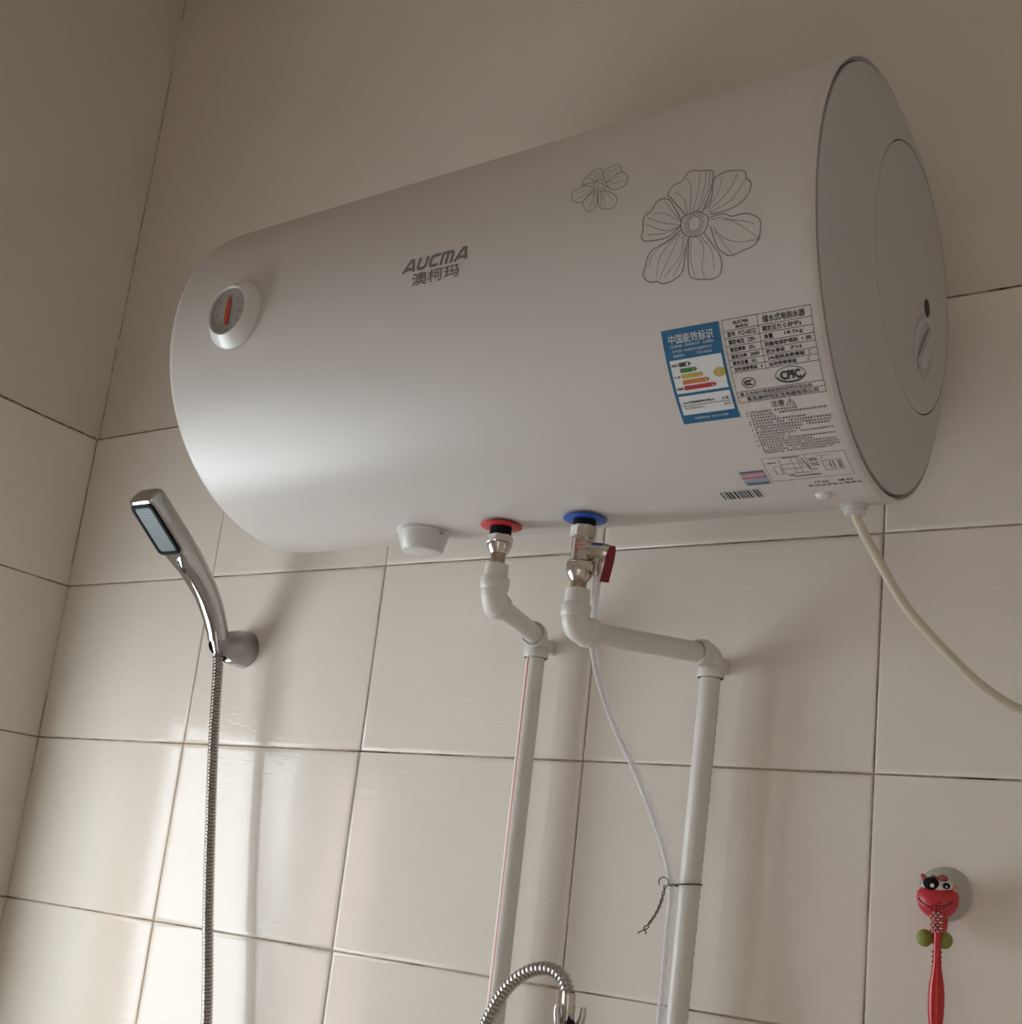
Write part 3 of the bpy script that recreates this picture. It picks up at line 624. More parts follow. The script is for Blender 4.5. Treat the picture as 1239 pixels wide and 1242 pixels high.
# notice under the table: heading, warning triangle and rows too small to read
mb = MB(); write(mb, '注意', -.054, -.043, -.1812, -.1755, .0003, .01)
ribbon(mb, [(-.0415, -.1812), (-.0380, -.1755), (-.0345, -.1812), (-.0415, -.1812)], .0005); ribbon(mb, [(-.038, -.1775), (-.038, -.1795)], .0007)
rr = random.Random(3); lens = [.62, 1, .3, .75, 1, 1, .98, .6, 1, .45, 1, .7, 1, 1, 1, .92]
for i, L in enumerate(lens):
    a = -.1838 - i * .00282; s_ = -.0735
    if i in (0, 1, 3, 4, 6, 8, 10, 12): patch(mb, -.0765, -.0757, a - .0008, a + .0008, .0003, 1)
    while s_ < -.0735 + .0625 * L:
        wch = rr.uniform(.0012, .0016)
        if rr.random() > .06:
            if rr.random() < .5: patch(mb, s_, s_ + wch, a + .0002, a + .0009, .0003, 1); patch(mb, s_ + .0003, s_ + wch * .8, a - .0009, a - .0001, .0003, 1)
            else: patch(mb, s_, s_ + wch * .45, a - .0009, a + .0009, .0003, 1); patch(mb, s_ + wch * .6, s_ + wch, a - .0007, a + .0007, .0003, 1)
        s_ += wch + .0010
hpart('notice_print', mb, M['inkdk'], **P0)
mb = MB(); G = lambda u, v: (-.0795 + u * .0705, -.2330 - v * .0318)
def gl(*p, w=.00035): ribbon(mb, [G(*q_) for q_ in p], w)
gl((0, 0), (1, 0), (1, 1), (0, 1), (0, 0)); gl((.53, .03), (.53, .82)); gl((.2, .1), (.2, .72), (.5, .72)); gl((.2, .3), (.5, .3)); gl((.2, .5), (.5, .5)); gl((.35, .1), (.35, .72)); gl((.1, .35), (.18, .35), (.18, .7), (.1, .7), (.1, .35))
gl((.42, .12), (.42, .7)); gl((.45, .15), (.45, .45)); gl((.4, .3), (.48, .3)); gl((.48, .12), (.52, .6), w=.0007); gl((.70, .3), (.92, .3), (.92, .72), (.70, .72), (.70, .3)); gl((.78, .35), (.78, .66), w=.0007); gl((.82, .35), (.82, .66), w=.0007)
gl((.88, .35), (.88, .66), w=.0007); gl((.9, .35), (.9, .66), w=.0005); gl((.74, .5), (.78, .5)); gl((.66, .1), (.82, .1)); gl((.72, .14), (.70, .24)); gl((.05, .2), (.15, .2), w=.0009); gl((.25, .05), (.45, .05), w=.0008)
for v in (.18, .25, .38, .45): gl((.56, v), (.65, v), w=.0009)
gl((.56, .62), (.6, .62), w=.0009); gl((.6, .7), (.6, .76)); gl((.3, .86), (.62, .86), w=.0010); gl((.24, .8), (.3, .8), w=.0012)
hpart('wiring_diagram', mb, M['inkdk'], **P0)
mb = MB(); write(mb, '17 06', -.0455, -.0335, -.2745, -.2712, .0003, .02); write(mb, '08 03', -.0255, -.0135, -.2745, -.2712, .0003, .02)
write(mb, '00 10 22 20 06 21 02 04 21', -.0525, -.0075, -.2800, -.2765, .0003, .02)
hpart('date_code', mb, M['inkdk'], **P0)
mb = MB(); patch(mb, -.1045, -.0825, -.2685, -.2470, .0003); ho = hpart('hologram_sticker', mb, M['holog'], **P0)
mb = MB(); patch(mb, -.1035, -.0835, -.2580, -.2495, .0005); hpart('sticker_band', mb, M['holo'], ho, **P0)
mb = MB(); patch(mb, -.1045, -.0825, -.2490, -.2470, .0006); patch(mb, -.1045, -.0825, -.2565, -.2552, .0006); patch(mb, -.1030, -.0840, -.2670, -.2635, .0006); hpart('sticker_print', mb, M['holob'], ho, **P0)
mb = MB(); patch(mb, -.1345, -.0955, -.2912, -.2738, .0003); bs = hpart('barcode_sticker', mb, M['labelwhite'], **P0)
mb = MB(); s_ = -.1335
while s_ < -.0975:
    w_ = rr.choice((.0008, .0010, .0016, .0022)); patch(mb, s_, s_ + w_, -.2900, -.2748, .0005); s_ += w_ + rr.choice((.0010, .0013, .0018))
hpart('bars', mb, M['inkdk'], bs, **P0)

# ---- fittings under the shell
def hw(x, y, z):      # room coordinates to the heater frame (seam centre)
    p = Matrix.Rotation(-AX, 3, 'Z') @ (Vector((x, y, z)) - heater.base)
    return p - HO
for nm, x, z, mm in (('hot_outlet', .9955, -.2965, 'red'), ('cold_inlet', 1.0935, -.2962, 'blue')):
    c = hw(x, -.2185, z)
    mb = MB(); mb.lathe(c, (0, .03, -1), [(0, .0215), (.0010, .0215), (.0016, .0205), (.0016, .0105)], 40, True, False); rs_ = hpart(nm, mb, M[mm])
    mb = MB(); mb.lathe(c, (0, 0, -1), [(-.004, .0112), (.0145, .0112)], 28); hpart('nipple', mb, M['black'], rs_)
# anode cover with two screws
c = hw(.8915, -.213, -.2935)
mb = MB(); mb.lathe(c + Vector((0, 0, .004)), (0, .06, -1), [(0, .0292), (.0062, .0292), (.0070, .0275), (.010, .0268), (.024, .0228), (.0262, .0215), (.0270, .0190), (.0270, .0004)], 40, True, True); dc = hpart('anode_cover', mb, M['white'], smooth=50)
for sx_ in (-1, 1):
    mb = MB(); mb.lathe(c + Vector((sx_ * .0278, -.004, -.003)), (0, 0, -1), [(0, .0026), (.0016, .0026), (.0024, .0018)], 12); hpart('screw', mb, M['satin'], dc)
    mb = MB(); mb.box(c + Vector((sx_ * .0278, -.004, -.0055)), (.0035, .0008, .0008)); hpart('screw_slot', mb, M['dark'], dc)
mb = MB(); mb.sphere(onskin(-.046, -.2985, .0), (.008, .006, .0042), 16, 8); hpart('plug_cap', mb, M['white'])
c = hw(1.3475, -.183, -.2895)
mb = MB(); mb.lathe(c, (.05, 0, -1), [(0, .0125), (.004, .0125), (.0042, .0095), (.010, .0095), (.011, .0080)], 24); hpart('cord_gland', mb, M['white'])
cp = smooth_path([(1.3475, -.183, -.293), (1.3500, -.180, -.305), (1.3620, -.166, -.331), (1.3870, -.142, -.378), (1.4240, -.112, -.421), (1.4460, -.092, -.441), (1.4700, -.074, -.4545), (1.52, -.045, -.472), (1.60, -.020, -.480), (1.75, -.008, -.462), (1.95, -.006, -.42), (2.15, -.006, -.37), (2.305, -.006, -.33)], 10)
mb = MB(); mb.tube([hw(*p) for p in cp], .0042, 14); hpart('power_cord', mb, M['cord'], smooth=60)
# hanging rails that carry it
for s_ in (-.60, -.12):
    p = Vector((s_, 0, 0)); mb = MB()
    mb.box(Vector((s_, .199, .03)), (.05, .022, .16), .002); hpart('hanging_rail', mb, M['satin'])

# ------------------------------------------------------------------ hot and cold water pipes
PR, FR = 0.0110, 0.0140       # pipe and fitting radius
def hexnut(mb, c, r, h, axis=(0, 0, -1)):
    mb.lathe(c, axis, [(0, r * .9), (.0012, r), (h - .0012, r), (h, r * .9)], 6)
def elbow(th, p, c, q, name='elbow'):
    """socket elbow: bend at c, mouths looking towards p and q"""
    c = Vector(c); a = (Vector(p) - c).normalized(); b = (Vector(q) - c).normalized(); L = 0.0255
    mb = MB(); mb.tube(elbow_path(c + a * L, c, c + b * L, .016), FR * .955, 24)
    for d in (a, b): mb.lathe(c + d * (L - .013), d, [(0, FR * .955), (.0015, FR * 1.05), (.0118, FR * 1.05), (.013, FR * 1.0), (.013, PR * .9)], 28, False, False)
    return th.part(name, mb, M['ppr'], smooth=50)
def clip(th, c):
    mb = MB(); mb.box((c[0], (c[1] + .004) / 2 - .001, c[2]), (.016, -c[1] + .004, .016), .002); return th.part('wall_clip', mb, M['ppr'])
# hot side
hx, hy = 0.9955, -0.2180
hot = Thing('hot_water_pipe', (0.938, -0.030, -T), 'white plastic hot water pipe with thin red stripe, left of the two pipes', 'pipe')
z = -.3065; mb = MB(); hexnut(mb, (hx, hy, z), .0138, .0095); mb.lathe((hx, hy, z - .0095), (0, 0, -1), [(0, .0128), (.003, .0126), (.008, .0100), (.0105, .0086), (.0105, .004)], 28); hot.part('union_nut', mb, M['satin'])
mb = MB(); mb.lathe((hx, hy, z - .019), (0, 0, -1), [(0, .0078), (.014, .0078)], 24); hot.part('threaded_stub', mb, M['brass'])
mb = MB(); mb.lathe((hx, hy, z - .0305), (0, 0, -1), [(0, .0100), (.0008, .0120), (.016, .0124), (.018, .0124)], 32); hot.part('adapter', mb, M['ppr'])
c1 = Vector((.9955, -.218, -.3770)); c2 = Vector((.9355, -.030, -.3680))
elbow(hot, c1 + Vector((0, 0, 1)), c1, c2); elbow(hot, c1, c2, c2 - Vector((0, 0, 1)))
d = (c2 - c1).normalized()
def stripe(th, a, b, ang, r=PR):
    a, b = Vector(a), Vector(b); ax = (b - a).normalized(); mb = MB(); u = Vector((math.cos(ang), math.sin(ang), 0)) if abs(ax.z) > .9 else None
    if u is None:
        h_ = ax.cross(Vector((0, 0, 1))).normalized(); v_ = h_.cross(ax).normalized(); u = h_ * math.cos(ang) + v_ * math.sin(ang)
    w = ax.cross(u).normalized(); k = .09
    q = lambda p, t: p + (u * math.cos(t) + w * math.sin(t)) * (r + .0002)
    mb.add([q(a, -k), q(b, -k), q(b, 0), q(a, 0), q(b, k), q(a, k)], [[0, 1, 2, 3], [3, 2, 4, 5]]); return mb
mb = MB(); mb.tube([c1 + d * .012, c2 - d * .012], PR, 24); sp = hot.part('branch_pipe', mb, M['ppr'])
hot.part('stripe', stripe(hot, c1 + d * .026, c2 - d * .026, math.radians(205)), M['stripe'], sp, smooth=0, fix=False)
bz = c2 - Vector((0, 0, .012)); ez = Vector((c2.x - .012, c2.y, -T))
mb = MB(); mb.tube([bz, ez], PR, 28); sp = hot.part('riser_pipe', mb, M['ppr'])
hot.part('stripe', stripe(hot, bz - Vector((0, 0, .014)), ez, math.radians(-108)), M['stripe'], sp, smooth=0, fix=False)
clip(hot, (c2.x, c2.y, c2.z - .008)); clip(hot, (c2.x - .0045, c2.y, -1.05))
# safety valve on the cold inlet
vx, vy = 1.0935, -0.2180
val = Thing('safety_valve', (vx, vy, -.3690), 'nickel safety valve with dark red lever under the blue collar', 'valve')
z = -.3042; mb = MB(); mb.lathe((vx, vy, z), (0, 0, -1), [(0, .0122), (.0006, .0130), (.003, .0134), (.0118, .0134), (.0138, .0112)], 8); mb.lathe((vx, vy, z), (0, 0, -1), [(.001, .0126), (.0128, .0126), (.0142, .0108), (.034, .0106), (.0345, .0116), (.036, .0116), (.0365, .010)], 32); val.part('valve_body', mb, M['satin'])
mb = MB(); hexnut(mb, (vx, vy, z - .0365), .0138, .0105); mb.lathe((vx, vy, z - .0465), (0, 0, -1), [(0, .0130), (.003, .0126), (.0075, .0100), (.0095, .0082), (.0095, .003)], 28); val.part('union_nut', mb, M['satin'])
mb = MB(); mb.lathe((vx, vy, z - .0550), (0, 0, -1), [(0, .0078), (.013, .0078)], 24); val.part('threaded_stub', mb, M['brass'])
b0 = Vector((vx + .006, vy, -.3290)); bd = Vector((1, .10, -.16)).normalized()
mb = MB(); mb.lathe(b0, bd, [(0, .0085), (.006, .0092), (.018, .0092), (.024, .0082), (.0275, .0055), (.0275, .001)], 24); br = val.part('relief_barrel', mb, M['satin'])
tip = b0 + bd * .026
lp = [tip + Vector((.0040, -.006, .006)), tip + Vector((.0042, -.0075, .001)), tip + Vector((.0032, -.0085, -.010)), tip + Vector((.0004, -.0100, -.031))]
rs = []
for i, p in enumerate(lp):
    w_ = (.0024, .0038, .0044, .0044)[i]; t_ = .0013; wd_ = Vector((.84, .53, 0)).normalized(); nd_ = Vector((-.53, .84, .15)).normalized()
    rs.append([p - wd_ * w_ - nd_ * t_, p + wd_ * w_ - nd_ * t_, p + wd_ * w_ + nd_ * t_, p - wd_ * w_ + nd_ * t_])
mb = MB(); mb.rings(rs); val.part('lever', mb, M['lever'], smooth=20)
nz = b0 + bd * .012
mb = MB(); mb.lathe(nz + Vector((0, 0, -.006)), (0, 0, -1), [(0, .0052), (.006, .0052), (.007, .0040), (.014, .0040), (.0145, .0046), (.018, .0036)], 18); val.part('drain_nozzle', mb, M['satin'])
# faded red lettering stamped on the valve body
mb = MB(); V0 = Vector((vx, vy, 0)); dir0 = math.atan2(-.80, .60)
for j, (zz, n_) in enumerate(((-.3225, 9), (-.3268, 9), (-.3308, 8))):
    for i in range(n_):
        a = dir0 + (i - n_ / 2 + .2) * .20; b_ = a + .13
        q = lambda t, h: V0 + Vector((math.cos(t) * .01085, math.sin(t) * .01085, zz + h))
        if (i * 7 + j * 3) % 3: mb.add([q(a, 0), q(b_, 0), q(b_, .0007), q(a, .0007)], [[0, 1, 2, 3]]); mb.add([q(a, .0014), q(b_, .0014), q(b_, .0021), q(a, .0021)], [[0, 1, 2, 3]])
        else: mb.add([q(a, 0), q(a + .05, 0), q(a + .05, .0022), q(a, .0022)], [[0, 1, 2, 3]]); mb.add([q(a + .08, .0004), q(b_, .0004), q(b_, .0018), q(a + .08, .0018)], [[0, 1, 2, 3]])
val.part('stamped_print', mb, M['stripe'], smooth=0, fix=False)
# cold side
cold = Thing('cold_water_pipe', (1.1545, -.030, -T), 'white plastic cold water pipe without stripe, right of the two pipes', 'pipe')
z = -.3675; mb = MB(); mb.lathe((vx, vy, z), (0, 0, -1), [(0, .0100), (.0008, .0122), (.016, .0126), (.018, .0126)], 32); cold.part('adapter', mb, M['ppr'])
c1 = Vector((vx, vy, -.4085)); c2 = Vector((1.1560, -.030, -.3915))
elbow(cold, c1 + Vector((0, 0, 1)), c1, c2); elbow(cold, c1, c2, c2 - Vector((0, 0, 1)))
d = (c2 - c1).normalized()
mb = MB(); mb.tube([c1 + d * .012, c2 - d * .012], PR, 24); cold.part('branch_pipe', mb, M['ppr'])
ez = Vector((c2.x - .046, c2.y, -T)); bz = c2 - Vector((0, 0, .012))
mb = MB(); mb.tube([bz, ez], PR, 28); rp = cold.part('riser_pipe', mb, M['ppr'])
# row of dark printed marks running down the wall side of the riser
mb = MB(); zz = -.44; ang = math.radians(16)
while zz > -1.2:
    L_ = R.uniform(.003, .007); f_ = (bz.z - zz) / (bz.z - ez.z); cx_ = bz.x + (ez.x - bz.x) * f_
    q = lambda t, h: Vector((cx_ + math.cos(t) * (PR + .0002), c2.y + math.sin(t) * (PR + .0002), h))
    mb.add([q(ang - .09, zz), q(ang + .09, zz), q(ang + .09, zz - L_), q(ang - .09, zz - L_)], [[0, 1, 2, 3]]); zz -= L_ + R.uniform(.002, .007)
cold.part('printed_marks', mb, M['inkdk'], rp, smooth=0, fix=False)
clip(cold, (c2.x, c2.y, c2.z - .008)); clip(cold, (c2.x - .017, c2.y, -1.05))
# clear drain tube and the wire that ties it to the cold pipe
tp = smooth_path([nz + Vector((0, 0, -.014)), (1.1075, -.208, -.3600), (1.0978, -.190, -.3773), (1.0667, -.130, -.4048), (1.0547, -.085, -.4349), (1.0627, -.060, -.4749), (1.0819, -.045, -.5163), (1.1041, -.038, -.5623), (1.1221, -.036, -.6035), (1.1325, -.036, -.6385), (1.1325, -.036, -.6731), (1.1320, -.036, -.7219), (1.1310, -.036, -.7715), (1.1230, -.036, -1.0), (1.1100, -.036, -1.6)], 10)
mb = MB(); mb.tube(tp, .0038, 14); tag(mb.build('drain_tube', M['tube'], None, (0, 0, -T), smooth=60), 'thin milky drain tube slanting from the safety valve to the cold pipe', 'tube')
mb = MB(); cx_, cy_, cz_ = 1.1455, -.0325, -.6335
lp = [(cx_ + .0178 * math.cos(a), cy_ + .0150 * math.sin(a), cz_ + .0022 * math.cos(a)) for a in [2 * math.pi * i / 40 for i in range(41)]]
mb.tube(lp, .0008, 6)
a0 = Vector((1.131, -.0480, -.6360)); a1 = Vector((1.1125, -.0560, -.6880))
for ph in (0, math.pi):
    P = []
    for i in range(31):
        t = i / 30; s_ = .0011 + (.0030 * max(0, t - .8) * 5); P.append(a0.lerp(a1, t) + Vector((math.cos(t * 26 + ph) * s_ + .004 * math.sin(t * 3), math.sin(t * 26 + ph) * s_, -.002 * math.sin(t * 5))))
    mb.tube(P, .0007, 6)
lp = [(1.1290 + .0055 * math.cos(a), -.0480, -.6330 + .0050 * math.sin(a)) for a in [math.radians(d_) for d_ in range(-40, 230, 15)]]
mb.tube(lp, .0006, 6)
tag(mb.build('tie_wire', M['wire'], None, (0, 0, -T), smooth=60), 'twisted dark wire tied around the cold pipe and drain tube', 'wire')

# ------------------------------------------------------------------ hand shower, its bracket and hose
XS = 0.430
hs = Thing('hand_shower', (XS, -.052, -.386), 'chrome hand shower with slim rectangular spray face tilted towards the room', 'hand shower')
nv = Vector((0, -.606, -.795)); bk = -nv; dv = Vector((0, .795, -.606))
def F(t): return Vector((XS, -.221 + .059 * t, -.229 - .045 * t))
def ring(c, tdir, hw_, ht_, pw, n=28):
    t_ = Vector(tdir).normalized(); x_ = Vector((1, 0, 0)); y_ = t_.cross(x_).normalized(); out = []
    for k_ in range(n):
        a = 2 * math.pi * k_ / n; ca, sa = math.cos(a), math.sin(a)
        out.append(c + x_ * hw_ * math.copysign(abs(ca) ** (2 / pw), ca) + y_ * ht_ * math.copysign(abs(sa) ** (2 / pw), sa))
    return out
ht = .0150
secs = [(F(-.13) + bk * ht, .012, .006, 3), (F(-.125) + bk * ht, .0185, .0115, 4), (F(-.09) + bk * ht, .0222, .0142, 5), (F(-.03) + bk * ht, .0235, .0150, 5), (F(.5) + bk * ht * 1.05, .0235, .0152, 5), (F(.95) + bk * ht * 1.1, .0228, .0160, 4.5), (F(1.10) + bk * .0175, .0215, .0172, 3.2)]
hp = [(-.131, -.2735), (-.110, -.2900), (-.0885, -.3105), (-.0715, -.3325), (-.0590, -.3540), (-.0535, -.3680)]
hr = [.0205, .0182, .0168, .0158, .0148, .0138]
for (y_, z_), r_ in zip(hp, hr): secs.append((Vector((XS, y_, z_)), r_, r_, 2.1))
cs = [s_[0] for s_ in secs]; rs = []
big = []
for i in range(len(secs) - 1):
    for j in range(4):
        t = j / 4; a, b = secs[i], secs[i + 1]
        pm = cs[max(i - 1, 0)]; pn = cs[min(i + 2, len(cs) - 1)]
        p = 0.5 * (2 * a[0] + (b[0] - pm) * t + (2 * pm - 5 * a[0] + 4 * b[0] - pn) * t * t + (3 * a[0] - pm - 3 * b[0] + pn) * t ** 3) if i > 2 else a[0].lerp(b[0], t)
        big.append((p, a[1] + (b[1] - a[1]) * t, a[2] + (b[2] - a[2]) * t, a[3] + (b[3] - a[3]) * t))
big.append(secs[-1])
for i, (p, w_, h_, pw) in enumerate(big):
    td = big[min(i + 1, len(big) - 1)][0] - big[max(i - 1, 0)][0]
    if i < 12 or td.length < 1e-5: td = dv
    rs.append(ring(p, td, w_, h_, pw))
mb = MB(); mb.rings(rs); hs.part('handle', mb, M['chrome'], smooth=40)
def rrect(c, hw_, hl_, rad, off, n=6):
    out = []
    for sx_, sy_, a0_ in ((1, 1, 0), (-1, 1, 90), (-1, -1, 180), (1, -1, 270)):
        for k_ in range(n + 1):
            a = math.radians(a0_ + 90 * k_ / n); u_ = sx_ * (hw_ - rad) + rad * math.cos(a); v_ = sy_ * (hl_ - rad) + rad * math.sin(a)
            out.append(c + Vector((1, 0, 0)) * u_ - dv * v_ + nv * off)
    return out
fc = F(.5)
mb = MB(); mb.rings([rrect(fc, .0205, .0395, .007, -.002), rrect(fc, .0205, .0395, .007, .0014), rrect(fc, .0198, .0388, .0064, .0020), rrect(fc, .0160, .0348, .005, .0020), rrect(fc, .0155, .0343, .005, .0008)], True, False, False); fr = hs.part('face_frame', mb, M['black'], smooth=40)
mb = MB(); mb.rings([rrect(fc, .0160, .0348, .005, -.001), rrect(fc, .0160, .0348, .005, .0009)], True, False, True); pt = hs.part('spray_plate', mb, M['face'], smooth=30)
mb = MB()
for i in range(7):
    for j in range(15): mb.lathe(fc + Vector((1, 0, 0)) * (i - 3) * .0040 - dv * (j - 7) * .0042 + nv * .0008, nv, [(0, .0006), (.0003, .0005)], 6)
nzz = hs.part('nozzles', mb, M['satin'], pt, smooth=0); nzz['kind'] = 'stuff'
mb = MB(); mb.box(F(1.33) + nv * .0008 + Vector((.004, 0, 0)), (.0014, .020, .0012), 0, Matrix.Rotation(math.atan2(-.606, .795), 3, 'X')); hs.part('seam_slot', mb, M['dark'])
ax_ = (Vector((XS, -.0500, -.3900)) - Vector((XS, -.0580, -.3560))).normalized()
mb = MB(); mb.lathe(Vector((XS, -.0540, -.3660)), ax_, [(0, .0112), (.004, .0110), (.018, .0075), (.023, .0068), (.024, .0060)], 28); hs.part('connector', mb, M['chrome'])
brk = Thing('shower_bracket', (XS, 0, -.370), 'rounded chrome wall bracket holding the hand shower', 'bracket')
BR0, BL_, XG = .0265, .066, .0098
brr = lambda d_: BR0 * math.sqrt(max(0.0, 1 - (d_ / BL_) ** 2))
BO = Vector((XS, 0, -.3705)); ay_ = Vector((0, -1, -.06)).normalized()
mb = MB(); mb.lathe(BO, ay_, [(-.001, .0255), (0.002, BR0 * 1.0), (.004, brr(.004)), (.010, brr(.010)), (.020, brr(.020)), (.027, brr(.027) * .97), (.030, .0215), (.031, .016), (.031, .0005)], 44); brk.part('wall_mount', mb, M['bracket'], smooth=45)
zz_ = Vector((1, 0, 0)).cross(ay_).normalized()
for sg, nm in ((1, 'jaw'), (-1, 'jaw')):
    rs = []; pl_ = []
    for i in range(17):
        d_ = .024 + (.0605 - .024) * i / 16; r_ = max(brr(d_), XG + .0006); ph = math.acos(XG / r_)
        if i == 16: ph *= .8
        rg = [BO + ay_ * d_ + Vector((1, 0, 0)) * sg * r_ * math.cos(a) + zz_ * r_ * math.sin(a) for a in [-ph + 2 * ph * k_ / 14 for k_ in range(15)]]
        rs.append(rg); pl_.append((rg[0], rg[-1]))
    mb = MB(); mb.rings(rs); jw = brk.part(nm, mb, M['bracket'], smooth=45)
    mb = MB(); off_ = Vector((-sg * .0010, 0, 0))
    rs = [[a + off_ * .0, b + off_ * .0, b * .94 + a * .06 + off_, a * .94 + b * .06 + off_] for a, b in pl_]
    mb.rings(rs); brk.part('liner', mb, M['black'], jw, smooth=30)
def corrugated(path, r, pitch, depth, n=14):
    P = resample(path, pitch / 4); mb = MB(); k_ = [1.0, 1.0, 1 - depth, 1 - depth * .6]
    mb.tube(P, lambda i: r * k_[i % 4], n); return mb
hpth = smooth_path([(XS, -.0500, -.3880), (XS + .003, -.0480, -.41), (.444, -.045, -.505), (.461, -.042, -.616), (.480, -.040, -.724), (.5085, -.038, -.866), (.535, -.036, -1.05), (.550, -.034, -1.25), (.600, -.040, -1.42), (.680, -.045, -1.43), (.720, -.042, -1.30), (.722, -.030, -1.18), (.722, .004, -1.15)], 14)
mb = corrugated(hpth, .0076, .0046, .20); tag(mb.build('shower_hose', M['hose'], None, (0, 0, -T), smooth=50), 'long ribbed steel hose hanging straight down from the hand shower', 'hose')

# ------------------------------------------------------------------ flexible gooseneck and its cradle at the bottom edge
gp = smooth_path([(1.02, .004, -1.05), (1.02, -.04, -1.05), (1.01, -.085, -1.03), (.972, -.115, -.93), (.966, -.12, -.85), (.980, -.12, -.793), (.998, -.12, -.7565), (1.021, -.12, -.7360), (1.045, -.12, -.7290), (1.0625, -.12, -.7350), (1.0715, -.12, -.7500)], 12)
gn = Thing('gooseneck_hose', (1.02, -.02, -1.05), 'short arched ribbed steel hose beside the bottom of the hot pipe', 'hose')
gn.part('ribbed_hose', corrugated(gp, .0070, .0050, .16, 18), M['hose'], smooth=50)
mb = MB(); mb.lathe((1.02, -.001, -1.05), (0, -1, 0), [(0, .026), (.004, .026), (.012, .015), (.02, .011)], 28); gn.part('wall_flange', mb, M['chrome'])
mb = MB(); mb.lathe((1.0712, -.12, -.7480), (.06, 0, -1), [(0, .0066), (.0010, .0070), (.017, .0070), (.018, .0064), (.034, .0062)], 24); gn.part('end_sleeve', mb, M['satin'])
cr = Thing('hose_cradle', (1.075, -.12, -.90), 'two-pronged chrome cradle gripping the end of the arched hose', 'bracket')
cc = Vector((1.0745, -.12, -.770))
mb = MB(); mb.lathe(cc, (0, 0, -1), [(.006, .0095), (.010, .0118), (.030, .0118), (.034, .0095), (.095, .0090)], 28); cr.part('socket', mb, M['chrome'])
view = Vector((.60, -.80, 0)); sd = Vector((.80, .60, 0))
for s_ in (-1, 1):
    P = smooth_path([cc + sd * s_ * .0085 + Vector((0, 0, -.012)), cc + sd * s_ * .0118 + Vector((0, 0, -.002)), cc + sd * s_ * .0128 + Vector((0, 0, .005)), cc + sd * s_ * .0122 + Vector((0, 0, .0095))], 5)
    mb = MB(); mb.tube(P, lambda i: .0042 - .0014 * (i / 15), 12); cr.part('prong', mb, M['chrome'], smooth=60)
mb = MB(); mb.lathe(cc + view * .0085 + Vector((0, 0, -.006)), view, [(0, .0048), (.002, .0048), (.003, .0038), (.003, .0004)], 18); cr.part('grip_button', mb, M['black'])
mb = MB(); mb.tube(elbow_path(cc + Vector((0, 0, -.085)), cc + Vector((0, 0, -.125)), (1.0745, .004, -.895), .02), .0085, 16); cr.part('arm', mb, M['chrome'], smooth=60)

# ------------------------------------------------------------------ toothbrush in a novelty suction holder
hd = Thing('toothbrush_holder', (1.3945, 0, -.660), 'red and white cow-faced suction holder stuck to the tiles', 'toothbrush holder')
mb = MB(); mb.lathe((1.3935, .0, -.6165), (0, -1, 0), [(0, .0246), (.0010, .0250), (.002, .0240), (.005, .0160), (.0085, .0090), (.012, .0075)], 40); hd.part('suction_cup', mb, M['cup'], smooth=50)
X0, Y0, Z0 = 1.3925, -.0235, -.6185
def P_(x, y, z): return Vector((X0 + x, Y0 + y, Z0 + z))
mb = MB(); mb.sphere(P_(0, 0, -.0055), (.0188, .0120, .0145), 32, 18, fn=lambda p: Vector((p.x, p.y, p.z * (1.0 + .22 * abs(p.x) ** 2) + .28 * p.x * p.x - .1))); mz = hd.part('muzzle', mb, M['toyred'], smooth=60)
P = []
for i in range(17):
    a = -1 + 2 * i / 16; P.append(P_(a * .0155, -.0120 * math.sqrt(max(0.0, 1 - (a * .82) ** 2 * .94 - .16 * (1 - a * a))) - .0004, -.0125 + .0078 * a * a))
mb = MB(); mb.tube(P, .0006, 6); hd.part('mouth_line', mb, M['dark'], mz)
mb = MB(); mb.sphere(P_(.000, .001, .0075), (.0145, .0095, .0085), 28, 16); fa = hd.part('face', mb, M['toywhite'], smooth=60)
for x_, z_, s_, n_ in ((-.0045, .0095, 1.45, 'eye'), (.0090, .0085, .70, 'eye')):
    mb = MB(); mb.sphere(P_(x_, -.0078, z_), (.0050 * s_, .0026, .0040 * s_), 18, 12); ey = hd.part(n_, mb, M['black'], fa, smooth=60)
    mb = MB(); mb.sphere(P_(x_ + .0012 * s_, -.0102, z_ - .0012 * s_), (.0013 * s_, .0006, .0013 * s_), 10, 8); hd.part('eye_glint', mb, M['toywhite'], fa, smooth=60)
for x_, z_, r_, m_n in ((.0045, .0150, (.0050, .005, .0035), 'toybrown'), (-.0035, .0150, (.0030, .004, .0026), 'toybrown')):
    mb = MB(); mb.sphere(P_(x_, -.003, z_), r_, 16, 10); hd.part('patch', mb, M[m_n], fa, smooth=60)
for x_, z_, an, m_n in ((-.0125, .0145, 40, 'toybrown'), (.0148, .0060, -20, 'toypink')):
    mb = MB(); mb.sphere(P_(x_, -.001, z_), (.0026, .0024, .0042), 14, 10, Matrix.Rotation(math.radians(-an), 3, 'Y')); hd.part('ear', mb, M[m_n], fa, smooth=60)
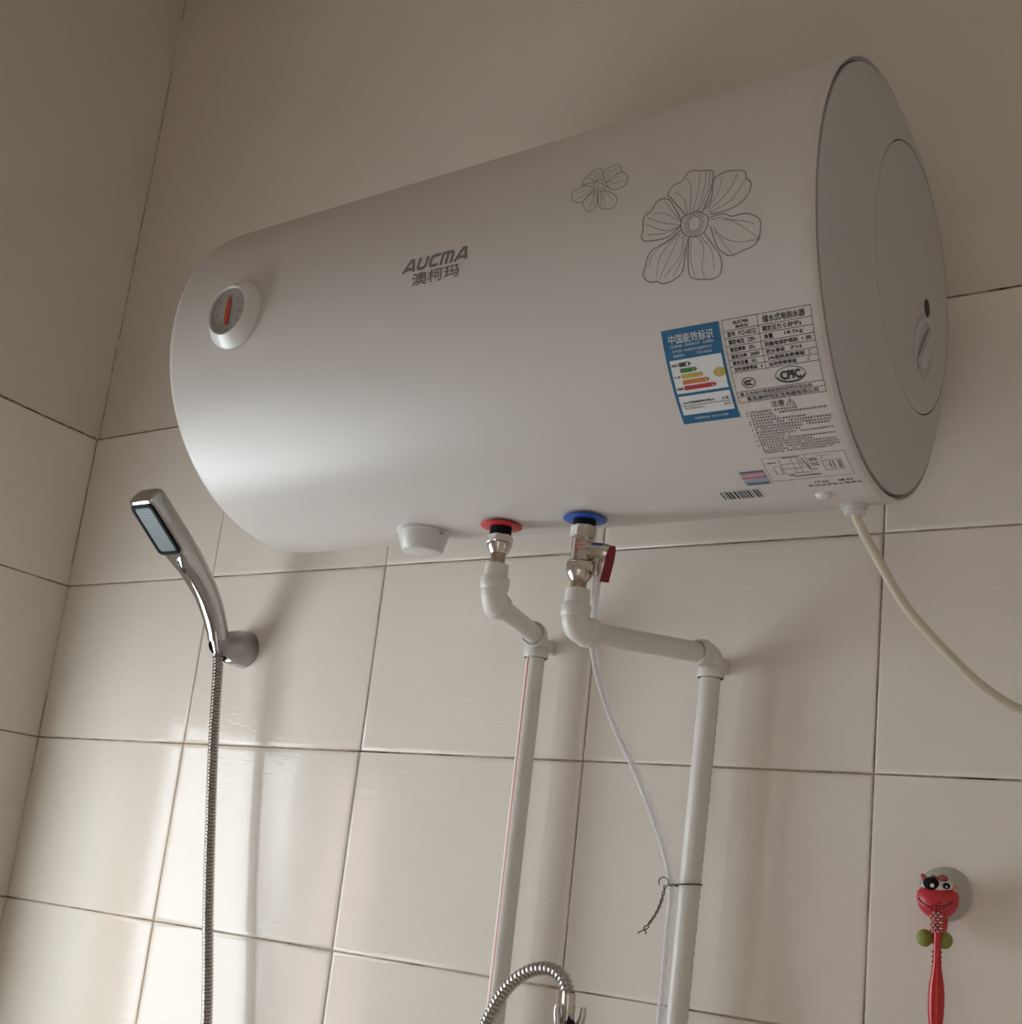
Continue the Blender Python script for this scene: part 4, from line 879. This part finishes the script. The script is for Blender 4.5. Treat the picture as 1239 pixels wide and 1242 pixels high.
for x_ in (-.0070, .0100):
    mb = MB(); mb.sphere(P_(x_, -.0145, -.0395), (.0072, .0070, .0078), 24, 16); hd.part('foot_ball', mb, M['toygreen'], smooth=60)
P = smooth_path([P_(0, .004, -.006), P_(.002, .010, -.022), P_(.001, .004, -.034), P_(-.001, -.006, -.0395)], 6)
mb = MB(); mb.tube(P, .0055, 12); hd.part('neck', mb, M['toyred'], smooth=60)
mb = MB(); mb.tube([P_(-.0070, -.012, -.0395), P_(.0100, -.012, -.0395)], .0025, 10); hd.part('axle', mb, M['toybrown'])
tb = Thing('toothbrush', (1.392, -.048, -.83), 'red toothbrush hanging from the cow-faced holder', 'toothbrush')
TX, TY = 1.3985, -.0460
prof = [(-.6245, .0016), (-.626, .0036), (-.630, .0050), (-.640, .0054), (-.648, .0046), (-.655, .0033), (-.664, .0033), (-.678, .0036), (-.688, .0050), (-.698, .0066), (-.708, .0073), (-.720, .0070), (-.734, .0056), (-.750, .0050), (-.790, .0058), (-.822, .0052), (-.829, .0030)]
rs = []
for z_, r_ in prof:
    dp = .0034 if z_ > -.65 else max(.0034, r_ * .8); rs.append([Vector((TX + r_ * math.cos(a), TY + .0010 * max(0, (z_ + .66) * -20) + dp * math.sin(a), z_)) for a in [2 * math.pi * k_ / 20 for k_ in range(20)]])
mb = MB(); mb.rings(rs); tb.part('handle', mb, M['brushred'], smooth=60)
for nm, mm, par in (('bristles', 'bristle', 0), ('bristles', 'toyred', 1)):
    mb = MB()
    for j in range(10):
        for i in range(5):
            white = (i + j) % 2 == 0 and j > 2
            if white == (par == 0): mb.lathe((TX + (i - 2) * .0020, TY - .003, -.6275 - j * .0026), (0, -1, 0), [(0, .0009), (.0075, .0009), (.0082, .0006)], 8)
    o_ = tb.part(nm, mb, M[mm], smooth=0); o_['kind'] = 'stuff'
mb = MB()
for i in range(5):
    for s_ in (-1, 1): mb.sphere((TX + s_ * .0036, TY - .001, -.669 - i * .0042), (.0009, .0014, .0011), 8, 6)
tb.part('grip_studs', mb, M['brushred'], smooth=60)
